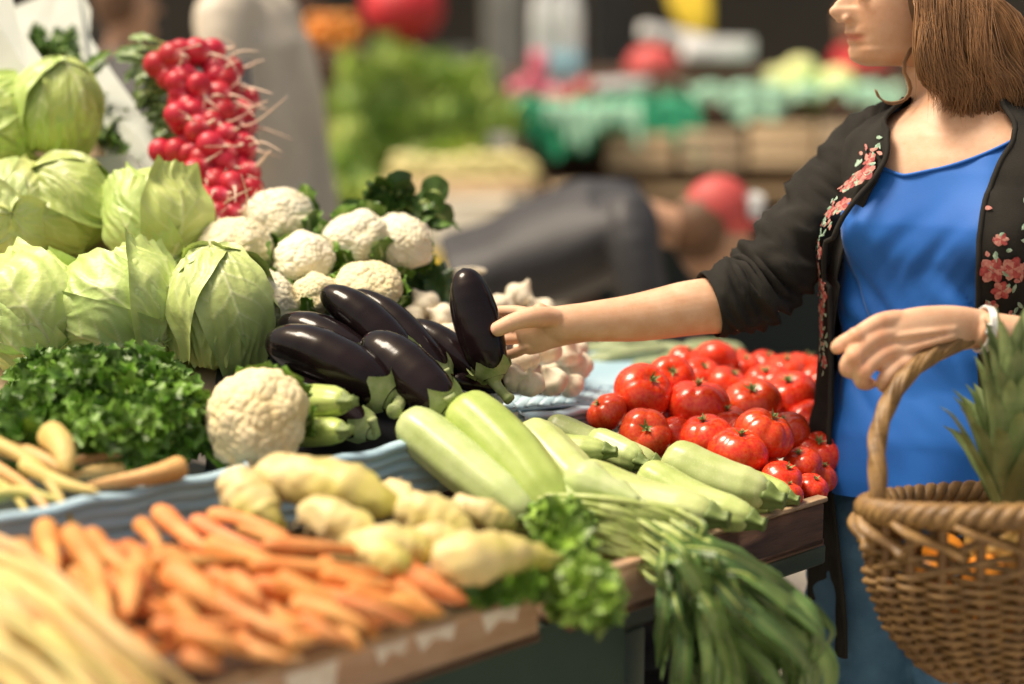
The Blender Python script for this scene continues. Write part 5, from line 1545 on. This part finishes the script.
hpts = spline([BC - BX * .208 + ZZ * -.05, BC - BX * .205 + ZZ * .03, BC - BX * .190 + ZZ * .102 + BY * .04, BC - BX * .139 + ZZ * .164 + BY * .08, BC - BX * .067 + ZZ * .198 + BY * .11, BC + ZZ * .208 + BY * .125, BC + BX * .067 + ZZ * .198 + BY * .11,
               BC + BX * .139 + ZZ * .164 + BY * .08, BC + BX * .190 + ZZ * .102 + BY * .04, BC + BX * .205 + ZZ * .03, BC + BX * .208 - ZZ * .05], 150)
T_, N_, B_ = frames(hpts, (0, 1, 0))
hm = MB().add(sweep(hpts, .0115, 14, ref=(0, 1, 0)))
t = np.linspace(0, 1, 150)
for j in range(4):
    a = t * 26 + j * math.pi / 2
    hm.add(sweep(spline(hpts + (B_ * np.cos(a)[:, None] + N_ * np.sin(a)[:, None]) * .0075, 240), .0058, 8))
hm.build('handle', M['wicker'], bk)

pc = P(1008, 496, 2.30)
pin = tag(empty('pineapple', pc - ZZ * .12), 'pineapple standing in the basket with its green leafy crown up', 'pineapple')
v, f = ball((0, 0, 0), 1, 60, 80, (.055, .055, .085))
ph = np.arctan2(v[:, 1], v[:, 0]); zz_ = v[:, 2] / .085
bm = np.abs(np.sin(ph * 6.5 + zz_ * 9)) * np.abs(np.sin(ph * 6.5 - zz_ * 9))
MB().add((v * (1 + .10 * bm[:, None]) + pc - ZZ * .095, f)).build('fruit', M['pineapple'], pin)
lm = MB(); rr = random.Random(9)
for k in range(72):
    a = k * 2.39996; q = k / 72
    o = np.array([math.cos(a), math.sin(a), 0])
    up_ = .200 * (1 - .50 * (1 - q)) * rr.uniform(.85, 1.15); ou = (.062 - .050 * q) * rr.uniform(.8, 1.2)
    b0 = pc - ZZ * .02 + o * .018 * (1 - q * .6) + ZZ * q * .03
    p = spline([b0, b0 + o * ou * .45 + ZZ * up_ * .5, b0 + o * ou * 1.0 + ZZ * up_ * 1.0, b0 + o * ou * 1.35 + ZZ * up_ * 1.18], 16)
    c = rr.uniform(.7, 1.3)
    lm.add(blade(p, .0165 * np.interp(np.linspace(0, 1, 16), [0, .3, .7, 1], [1, 1, .6, .03]), 5, .45, ref=-o + ZZ * .2, wav=.05, rng=rr), (c, c, c))
lm.build('crown', M['pine_leaf'], pin)
for i, (u, q, h) in enumerate([(-.135, -.015, -.075), (-.07, -.045, -.07), (-.095, .03, -.06), (0, -.05, -.075), (-.115, 0, -.135), (-.04, -.02, -.14), (.07, -.045, -.075), (.13, .0, -.08)]):
    v, f = ball(BC + BX * u + BY * q + ZZ * (h - .012), .029, 24, 30)
    tag(MB().add((v, f)).build('orange', M['orange']), 'orange inside the wicker basket, seen through the gaps of the weave', 'orange', 'oranges in the basket')

# ------------------------------------------------------------------ background
for k, v in {'bg_wall': (.022,.021,.019), 'bg_brown': (.10,.055,.035), 'beige_coat': (.46,.41,.34), 'charcoal': (.022,.022,.026), 'red': (.50,.02,.03), 'red_soft': (.46,.06,.06),
             'white': (.72,.72,.72), 'green_tarp': (.02,.26,.14), 'mint': (.32,.56,.42), 'tan': (.62,.45,.27), 'cream': (.66,.60,.48), 'grey': (.22,.22,.20), 'yellow': (.62,.45,.03), 'pink': (.62,.14,.22),
             'sky_blue': (.30,.55,.66), 'corn': (.62,.56,.26), 'brown_hair': (.12,.06,.03), 'melon': (.60,.62,.28), 'dark_teal': (.008,.014,.012)}.items():
    M[k] = mat(k, v, tuple(min(1, c * 1.35) for c in v), rough=.6, nscale=6, bump=.15, bscale=40, rnd=.05)
M['bottle'] = mat('bottle', (.72,.76,.80), (.80,.82,.84), rough=.2, nscale=6)
# far hall wall with piers
hw = tag(empty('hall_wall', P(512, 342, 14)), 'dark far wall of the market hall behind everything', 'wall')
c0 = P(512, 342, 14); 
MB().add(box((c0[0], 13.9, 2.6), (30, .3, 5.2))).build('wall_face', M['bg_wall'], hw)
for i, (x, mname, ww) in enumerate([(504, 'grey', .28), (128, 'bg_wall', .4), (612, 'bg_wall', .3), (940, 'grey', .3), (300, 'bg_brown', .3)]):
    p = P(x, 30, 12.0)
    MB().add(box((p[0], p[1], 2.4), (ww, .3, 4.8), bev=.02)).build('pier', M[mname], hw)

def bgtable(x0, x1, y, d, dep, label, m, legm):
    a = P(x0, y, d); b = P(x1, y, d); z = a[2]
    e = tag(empty('market_stall', ((a[0] + b[0]) / 2, a[1] + dep / 2, 0)), label, 'stall')
    MB().add(box(((a[0] + b[0]) / 2, a[1] + dep / 2, z - .03), (b[0] - a[0], dep, .05), bev=.008)).build('counter_top', M[m], e)
    for x in (a[0] + .06, b[0] - .06):
        for yy in (a[1] + .06, a[1] + dep - .06):
            MB().add(box((x, yy, (z - .06) / 2), (.06, .06, z - .06), bev=.006)).build('leg', M[legm], e)
    MB().add(box(((a[0] + b[0]) / 2, a[1] + .09, z * .45), (b[0] - a[0] - .2, .02, z * .8), bev=.004)).build('front_panel', M['dark_teal'], e)
    return e, z
s1, z1_ = bgtable(330, 560, 214, 7.2, 1.6, 'far stall with a heap of green lettuces', 'wood_dark', 'wood_dark')
s2, z2_ = bgtable(575, 1010, 186, 7.8, 1.8, 'far stall fronted with tan crates and draped in green cloth', 'tan', 'wood_dark')

def lettuce_mesh(seed, base):
    mb = MB(); rr_ = random.Random(seed)
    ax = np.array([0, 0, -1.0]); e1 = np.array([1.0, 0, 0]); e2 = np.array([0, -1.0, 0])
    for k in range(11):
        b = np.array(base) * rr_.uniform(.75, 1.3)
        mb.add(leaf_patch(np.zeros(3), 1.0, ax, e1, e2, k * 2.4, R(rr_.uniform(80, 140)), 1.3, .8 + .03 * k, seed + k * 2.1, nu=18, nv=16, open_=rr_.uniform(.1, .6), base=b, pale=(.55,.66,.30), ruff=3))
    return mb
lp = [lettuce_mesh(s, b).build('lettuce', M['lettuce'], origin=(0, 0, 0)) for s, b in ((3, (.36,.55,.08)), (8, (.45,.62,.12)), (13, (.26,.44,.06)))]
lets = [(362,70),(398,58),(438,66),(470,80),(492,102),(350,100),(385,96),(422,92),(458,112),(488,130),(345,132),(378,128),(412,124),(446,138),(350,165),(384,160),(418,156),(452,165),(346,196),(378,192),(405,196),(500,118),(470,150),(372,182)]
pos = ['at the top left','topmost','top, right of the highest one','top right','near the right end','second row, at the beige coat','second row, second from the coat','second row, middle','second row, fourth','second row, at the right end',
       'third row, touching the coat','third row, second','third row, middle','third row, right','fourth row, by the coat','fourth row, second','fourth row, third','fourth row, above the pale cobs','lowest row, by the coat','lowest row, second','lowest row, third','at the far right end by the green cloth','between third row and the pale cobs','low, between fourth and lowest row']
for i, (x, y) in enumerate(lets):
    o = lp[i % 3] if i < 3 else lp[i % 3].copy()
    if i >= 3: C.objects.link(o)
    d = 7.9 - (y - 50) / 150 * .75
    o.location = P(x, y + 4, d); k = .085 + .012 * math.sin(i * 2.3); o.scale = (k, k, k); o.rotation_euler = (math.sin(i) * .5, math.cos(i * 2) * .4, i * 1.3)
    tag(o, 'blurred leafy green lettuce ' + pos[i], 'lettuce', 'green lettuces heaped on the far stall')
hp_ = MB()
V, f = ball(P(418, 160, 8.15), 1, 20, 30, (.36, .35, .42)); hp_.add((V, f))
tag(hp_.build('greens_heap', mat('greens_heap', (.12,.22,.04), (.22,.34,.07), rough=.7, nscale=9, bump=.6, bscale=15)), 'mound of loose green leaves under the far lettuces', 'greens', kind='stuff')

def simple(name, mb, m, label, cat, group=None, smooth=True):
    return tag(mb.build(name, M[m] if isinstance(m, str) else m, smooth=smooth), label, cat, group)
# pale cobs on the near edge of the lettuce stall
for i in range(16):
    x = 392 + (i % 8) * 18 + rr.uniform(-4, 4); y = 160 + (i // 8) * 12 + rr.uniform(-3, 3)
    a = P(x, y, 7.15); b = P(x + 24, y + 7, 7.10)
    t = np.linspace(0, 1, 12)
    simple('corn_cob', MB().add(sweep(spline([a, (a + b) / 2 + ZZ * .01, b], 12), .030 * np.interp(t, [0, .1, .5, 1], [.3, .8, 1, .3]), 14)), 'corn', 'pale yellow cob lying in the blurred row on the far stall edge', 'corn cob', 'pale cobs on the far stall')
cb = P(456, 192, 7.12)
simple('cob_crate', MB().add(box((cb[0], cb[1] + .12, cb[2] - .03), (.66, .30, .16), bev=.01)), 'tan', 'low crate carrying the pale cobs on the far stall', 'crate')
cb = P(500, 141, 7.0)
simple('price_card', MB().add(box(cb, (.085, .004, .075), (RT, np.array([0, .8, .6]), np.array([0, -.6, .8])), .001)), 'white', 'white card standing above the pale cobs', 'card')
for i, (x, y, w_, h, m_) in enumerate([(470, 232, .32, .24, 'cream'), (540, 232, .24, .26, 'grey'), (452, 285, .3, .26, 'yellow'), (520, 290, .35, .3, 'cream'), (575, 205, .2, .14, 'tan')]):
    c = P(x, y, 6.9)
    e = tag(empty('carton', c - ZZ * h / 2), ['cream carton under the pale cobs beside the dark leaf bunch', 'grey carton under the counter, right of the cream one', 'yellow carton behind the dark leaf bunch', 'cream carton low down behind the dark jacket', 'small tan carton at the corner of the green cloth'][i], 'carton')
    MB().add(box(c, (w_, .3, h), bev=.008)).build('body', M[m_], e)
    MB().add(box(c + ZZ * (h / 2 + .006), (w_ + .012, .31, .012), bev=.003)).build('lid', M[m_], e)
# green cloth hanging over the second stall
def drape(x0, x1, ytop, ydrop, d, dep, m, label, name='green_cloth', amp=.03):
    V = []; nx, ny = 70, 26
    for i in range(nx):
        x = x0 + (x1 - x0) * i / (nx - 1)
        for j in range(ny):
            t_ = j / (ny - 1)
            if t_ < .45:
                p = P(x, ytop, d) + np.array([0, dep * (1 - t_ / .45), .02 + .02 * math.sin(i * .6 + j)])
            else:
                u = (t_ - .45) / .55
                yb = ydrop + 14 * math.sin(i * .13 + x0) + 5 * math.sin(i * .5)
                p0 = P(x, ytop, d); p1 = P(x, yb, d)
                p = p0 * (1 - u) + p1 * u; p = p + np.array([0, -.02 - amp * math.sin(i * .75) * u, .02 * (1 - u)])
            V.append(p)
    return simple(name, MB().add((np.array(V), grid_faces(nx, ny))), m, label, 'cloth')
drape(508, 700, 104, 142, 7.75, .9, 'green_tarp', 'bright green cloth sagging over the front of the far stall')
drape(690, 900, 92, 106, 7.75, .9, 'mint', 'pale mint cloth edge on the right end of the far stall')
drape(545, 640, 112, 132, 7.62, .1, 'mint', 'faded mint fold lying on the bright green cloth', amp=.02)
sb = P(700, 112, 8.2)
simple('display_block', MB().add(box((sb[0], sb[1] + .1, sb[2] - .17), (1.7, .7, .3), bev=.01)), 'wood_dark', 'dark riser under the cloths on the far stall', 'riser')
for i, (x, y, w_, h, m_) in enumerate([(640, 152, .30, .17, 'tan'), (712, 150, .28, .19, 'cardboard'), (782, 146, .30, .21, 'tan'), (852, 146, .30, .21, 'cardboard'), (920, 146, .30, .2, 'tan')]):
    c = P(x, y, 7.72)
    e = tag(empty('produce_crate', c - ZZ * h / 2), 'blurred tan crate under the cloths, ' + ['first from the green cloth end', 'second from the green cloth end', 'third, above the cap', 'fourth, next to the cardigan shoulder', 'hidden by the cardigan'][i], 'crate', 'tan crates fronting the far stall')
    for k in range(3):
        MB().add(box(c + ZZ * (h * (k - 1) / 3.05), (w_, .02, h / 3.4), bev=.004)).build('slat', M[m_], e)
    MB().add(box(c + np.array([0, .15, 0]), (w_ - .01, .26, h * .94), bev=.004)).build('box_body', M['cardboard'], e)
# things on the far counter
def heapballs(name, pts, r, d, m, lab, cat, grp, sq=1.0):
    for i, (x, y) in enumerate(pts):
        v, f = ball((0, 0, 0), r, 16, 22, (1, 1, sq)); v *= (1 + .05 * nz(v, 12, i))[:, None]
        simple(name, MB().add((v + P(x, y, d + .04 * (i % 3)), f)), m, lab if isinstance(lab, str) else lab[i], cat, grp)
heapballs('radish_pile', [(516, 92), (528, 84), (540, 92), (554, 96), (600, 92), (612, 88)], .045, 7.9, 'pink', ['leftmost pink vegetable on the far green cloth','pink vegetable perched above its neighbours on the green cloth','third pink vegetable from the left on the green cloth','pink vegetable touching the pale red onions','pink vegetable at the flat white tray, lower one','pink vegetable at the flat white tray, upper one'], 'vegetable', 'pink vegetables on the far cloth')
heapballs('onion', [(566, 100), (578, 94), (592, 101), (585, 88), (606, 100)], .045, 7.85, 'red_soft', ['pale red onion nearest the pink vegetables','pale red onion in front, second from left','pale red onion in the middle, lowest','pale red onion on top of the others','pale red onion at the flat white tray'], 'onion', 'pale red onions on the far cloth')
heapballs('cabbage', [(778, 82), (800, 72), (820, 86), (790, 92), (838, 82), (812, 98)], .085, 8.1, 'melon', ['blurred pale cabbage nearest the white tray','blurred pale cabbage topmost in the far heap','blurred pale cabbage right of the topmost one','blurred pale cabbage under the topmost one','blurred pale cabbage closest to the face','blurred pale cabbage lowest at the mint cloth'], 'cabbage', 'pale cabbages on the far stall', .85)
heapballs('orange', [(305 + 11 * (i % 5) + 5 * (i // 5), 44 - 11 * (i // 5)) for i in range(14)], .042, 8.2, 'orange', 'orange blurred in the heap behind the beige coat', 'orange', 'oranges heaped behind the beige coat')
c = P(324, 62, 8.25); simple('fruit_crate', MB().add(box((c[0], c[1], c[2] - .02), (.42, .4, .16), bev=.01)), 'bg_brown', 'brown crate under the oranges behind the beige coat', 'crate')
c2 = c - ZZ * .12; simple('fruit_stand', MB().add(box((c[0], c[1] + .1, (c[2] - .1) / 2), (.6, .6, c[2] - .12), bev=.01)), 'wood_dark', 'dark stand behind the beige coat carrying the orange crate', 'stand')
# red rounded bag
v, f = ball((0, 0, 0), 1, 26, 34, (.20, .18, .17)); v *= (1 + .05 * nz(v, 8, 3))[:, None]
rb = tag(empty('red_bag', P(402, 10, 8.4)), 'big rounded red bag behind the lettuces', 'bag')
MB().add((v + P(402, 10, 8.4), f)).build('bag_body', M['red'], rb)
MB().add(sweep(spline([P(402, 10, 8.4) + ZZ * .15, P(402, 10, 8.4) + ZZ * .22 + RT * .03, P(402, 10, 8.4) + ZZ * .26], 8), [.05, .03, .03, .035, .04, .045, .05, .03], 14)).build('knot', M['red'], rb)
c = P(402, 48, 8.6); simple('stand', MB().add(box((c[0], c[1] + .1, c[2] / 2), (.7, .5, c[2]), bev=.01)), 'grey', 'grey stand behind the lettuces carrying the red bag', 'stand')
# bottles
for i, (x, w_) in enumerate(((540, .042), (556, .046), (572, .044))):
    b = P(x, 92, 8.0)
    e = tag(empty('bottle', b), ['left one of three tall pale bottles on the far stall', 'middle one of three tall pale bottles on the far stall', 'right one of three tall pale bottles, its lower half light blue'][i], 'bottle', 'tall pale bottles on the far stall')
    prof = [(0, .9), (.02, 1), (.22, 1), (.24, .94), (.26, 1), (.38, .98), (.45, .6), (.49, .36), (.53, .34)]
    p_ = np.array([b + ZZ * h for h, _ in prof]); MB().add(sweep(p_, [w_ * k for _, k in prof], 20)).build('bottle_body', M['bottle'], e)
    MB().add(sweep([b + ZZ * .532, b + ZZ * .565], w_ * .42, 16)).build('cap', M['sky_blue'], e)
    MB().add(sweep([b + ZZ * .05, b + ZZ * .19], w_ * 1.03, 20)).build('label_band', M['pink' if i == 0 else 'sky_blue'], e)
# red dome and white trays
def bowl(name, c, r, h, m, lab, cat):
    v, f = ball((0, 0, 0), 1, 20, 30, (r, r, h)); v[:, 2] = np.maximum(v[:, 2], -h * .05)
    simple(name, MB().add((v + c, f)), m, lab, cat)
bowl('red_bowl', P(652, 70, 8.0), .13, .12, 'red_soft', 'upturned red bowl beside the white tray on the far stall', 'bowl')
def opentray(c, s, m, lab, tilt=0, name='white_tray'):
    e = tag(empty(name, c), lab, 'tray')
    ax = (np.array([math.cos(tilt), 0, math.sin(tilt)]), np.array([0, 1.0, 0]), np.array([-math.sin(tilt), 0, math.cos(tilt)]))
    MB().add(box(c, (s[0], s[1], .01), ax, .002)).build('tray_floor', M[m], e)
    for sx in (-1, 1): MB().add(box(c + ax[0] * sx * s[0] / 2 + ax[2] * s[2] / 2, (.014, s[1], s[2]), ax, .003)).build('side', M[m], e)
    for sy in (-1, 1): MB().add(box(c + ax[1] * sy * s[1] / 2 + ax[2] * s[2] / 2, (s[0], .014, s[2]), ax, .003)).build('side', M[m], e)
opentray(P(672, 42, 8.3), (.30, .3, .06), 'white', 'white tray tilted behind the red bowl', -.2)
opentray(P(716, 58, 8.1), (.30, .3, .09), 'white', 'white tray stacked on the brown crate of the far stall', 0)
opentray(P(620, 88, 7.9), (.24, .25, .04), 'white', 'flat white tray left of the red bowl', .05)
c = P(712, 86, 8.15); simple('brown_crate', MB().add(box(c, (.30, .3, .15), bev=.008)), 'bg_brown', 'dark brown crate under the stacked white tray', 'crate')
yb = MB()
for k in range(4): yb.add(sweep(spline([P(672 + k * 10, -30, 8.5), P(676 + k * 9, 0, 8.45), P(690 + k * 6, 34, 8.4)], 10), [.03, .035, .04, .042, .042, .04, .036, .03, .024, .01], 12))
simple('banana_bunch', yb, 'yellow', 'yellow bananas hanging above the white trays', 'bananas')
c = P(690, 30, 9.2); simple('stand', MB().add(box((c[0] + .3, c[1], c[2] / 2 - .1), (2.6, .3, c[2] - .2), bev=.01)), 'bg_brown', 'brown back shelf behind the white trays', 'shelf')

# people in the background, each one continuous body
def figure(name, px_c, d, zsh, face, label, coat, skin='skin_far', hairm='brown_hair', bend=0.0, height=1.72, w=.21, hat=None, legs='charcoal', lean=(0, 0)):
    base = P(px_c, 342, d); base[2] = 0
    f_ = np.array([math.cos(face), math.sin(face), 0]); l_ = np.array([-f_[1], f_[0], 0])
    e = tag(empty(name, base), label, 'person')
    S = lambda h, fo=0, lf=0: base + ZZ * h + f_ * fo + l_ * lf
    k = height / 1.72
    hipz = .92 * k
    bl = R(bend)
    up_ = ZZ * math.cos(bl) + f_ * math.sin(bl)
    hip = S(hipz); fo_ = f_ * math.cos(bl) - ZZ * math.sin(bl)
    sh = hip + up_ * .50 * k
    body, cl, lg = MB(), MB(), MB()
    for s in (-1, 1):
        sp = [hip + l_ * s * .09, hip + l_ * s * .10 - ZZ * .42 * k, hip + l_ * s * .10 - ZZ * (hipz - .08)]
        body.add(sweep(spline(sp, 12), np.linspace(.07, .04, 12), 14)); lg.add(sweep(spline(sp, 16), np.linspace(.105, .07, 16), 18))
        body.add(sweep([sp[2] - ZZ * .03, sp[2] - ZZ * .045 + f_ * .17], [.045, .03], 12))
        shp = sh + l_ * s * w * .86 - up_ * .02
        if bend < 30: el = shp - ZZ * .28 + l_ * s * .05 - f_ * .03; wr = el + f_ * .18 - ZZ * .12
        else: el = shp - ZZ * .22 + l_ * s * .06 + f_ * .05; wr = el + f_ * .15 - ZZ * .15
        body.add(sweep(spline([sh, shp, el, wr, wr + (wr - el) * .3], 18), np.linspace(.05, .028, 18), 14))
        cl.add(sweep(spline([sh + l_ * s * .06 - up_ * .03, shp, el, wr], 18), np.linspace(.085, .05, 18), 18))
    prof = [(0, w * .92, .14), (.12, w * .88, .135), (.3, w * .98, .145), (.44, w * 1.0, .14), (.52, w * .72, .11), (.565, .09, .075)]
    V = []; n = 32
    for (h, ww, dd) in prof:
        for a in np.linspace(0, 2 * math.pi, n, endpoint=False):
            V.append(hip + up_ * (h * k - .03) + l_ * math.cos(a) * ww + fo_ * math.sin(a) * dd)
    tf = (np.array(V), grid_faces(len(prof), n, True) + [tuple(range(n))[::-1], tuple(range(5 * n, 6 * n))])
    cl.add(tf)
    V2 = (np.array(V) - hip) * .88 + hip
    body.add((V2, tf[1]))
    hc = sh + up_ * (.22 if bend < 30 else .10) * k + f_ * (.04 + .10 * math.sin(bl)) - ZZ * (0 if bend < 30 else .09) + ZZ * .0
    body.add(sweep([sh, hc], .055, 16))
    hb_ = bl * (.15 if hat else .6); hd_up = ZZ * math.cos(hb_) + f_ * math.sin(hb_); hd_f = f_ * math.cos(hb_) - ZZ * math.sin(hb_)
    body.add(ball(hc, 1, 20, 24, (.095, .076, .12), (hd_f, l_, hd_up)))
    body.add(sweep([hc + hd_f * .09 + hd_up * .015, hc + hd_f * .118 - hd_up * .02], [.008, .014], 8))
    body.add(ball(hc + hd_f * .055 - hd_up * .085, 1, 14, 16, (.045, .045, .035), (hd_f, l_, hd_up)))
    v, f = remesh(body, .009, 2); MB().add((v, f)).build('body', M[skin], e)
    v, f = remesh(cl, .011, 3); v = v + (nz(v * np.array([1, 1, .6]), 9, 2) * .02)[:, None] * (v - hip) / (np.linalg.norm(v - hip, axis=1)[:, None] + .1)
    MB().add((v, f)).build('coat', M[coat], e)
    v, f = remesh(lg, .012, 2); MB().add((v, f)).build('trousers', M[legs], e)
    v, f = ball((0, 0, 0), 1, 22, 30, (.106, .088, .118)); keep = v
    v = keep.copy(); fr = np.clip(v[:, 0] / .1, 0, 1) * (v[:, 2] < .05); v[:, 0] *= 1 - .75 * fr; v *= (1 + .06 * nz(v, 30, 1))[:, None]
    MB().add((v @ np.array([hd_f, l_, hd_up]) + hc + hd_up * .02 - hd_f * .012, f)).build('hair', M[hairm], e)
    if hat:
        hm_ = MB().add(ball(hc + hd_up * .065, 1, 16, 24, (.098, .082, .100), (hd_f, l_, hd_up)))
        hm_.add(box(hc + hd_up * .055 + hd_f * .13, (.12, .13, .01), (hd_f, l_, hd_up), .004))
        ht = hm_.build('cap', M[hat], e)
        MB().add(box(hc + hd_up * .10 + hd_f * .085, (.05, .11, .07), (hd_f, l_, hd_up), .008)).build('cap_patch', M['white'], ht)
    return e
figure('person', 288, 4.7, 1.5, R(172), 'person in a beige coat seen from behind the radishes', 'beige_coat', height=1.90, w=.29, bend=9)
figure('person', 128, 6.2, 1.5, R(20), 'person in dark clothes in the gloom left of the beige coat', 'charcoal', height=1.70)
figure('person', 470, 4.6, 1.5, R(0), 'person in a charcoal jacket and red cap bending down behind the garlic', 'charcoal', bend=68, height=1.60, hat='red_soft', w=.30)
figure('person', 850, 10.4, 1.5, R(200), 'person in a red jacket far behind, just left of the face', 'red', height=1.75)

# added dark crate, stands in for black bags and covers the lit ground
bc_ = np.array([.25, 2.98, 0.0])
e = tag(empty('stand_in_crate', bc_), 'black crate added in place of dark bags under the gap between the tables', 'crate')
for k in range(5):
    MB().add(box(bc_ + ZZ * (.05 + k * .13), (.30, .30, .10), (RT, np.array([0,1.,0]), ZZ), .008)).build('side_band', M['dark_plastic'], e)
MB().add(box(bc_ + ZZ * .32, (.27, .27, .62), (RT, np.array([0,1.,0]), ZZ), .006)).build('inner_box', M['dark_plastic'], e)
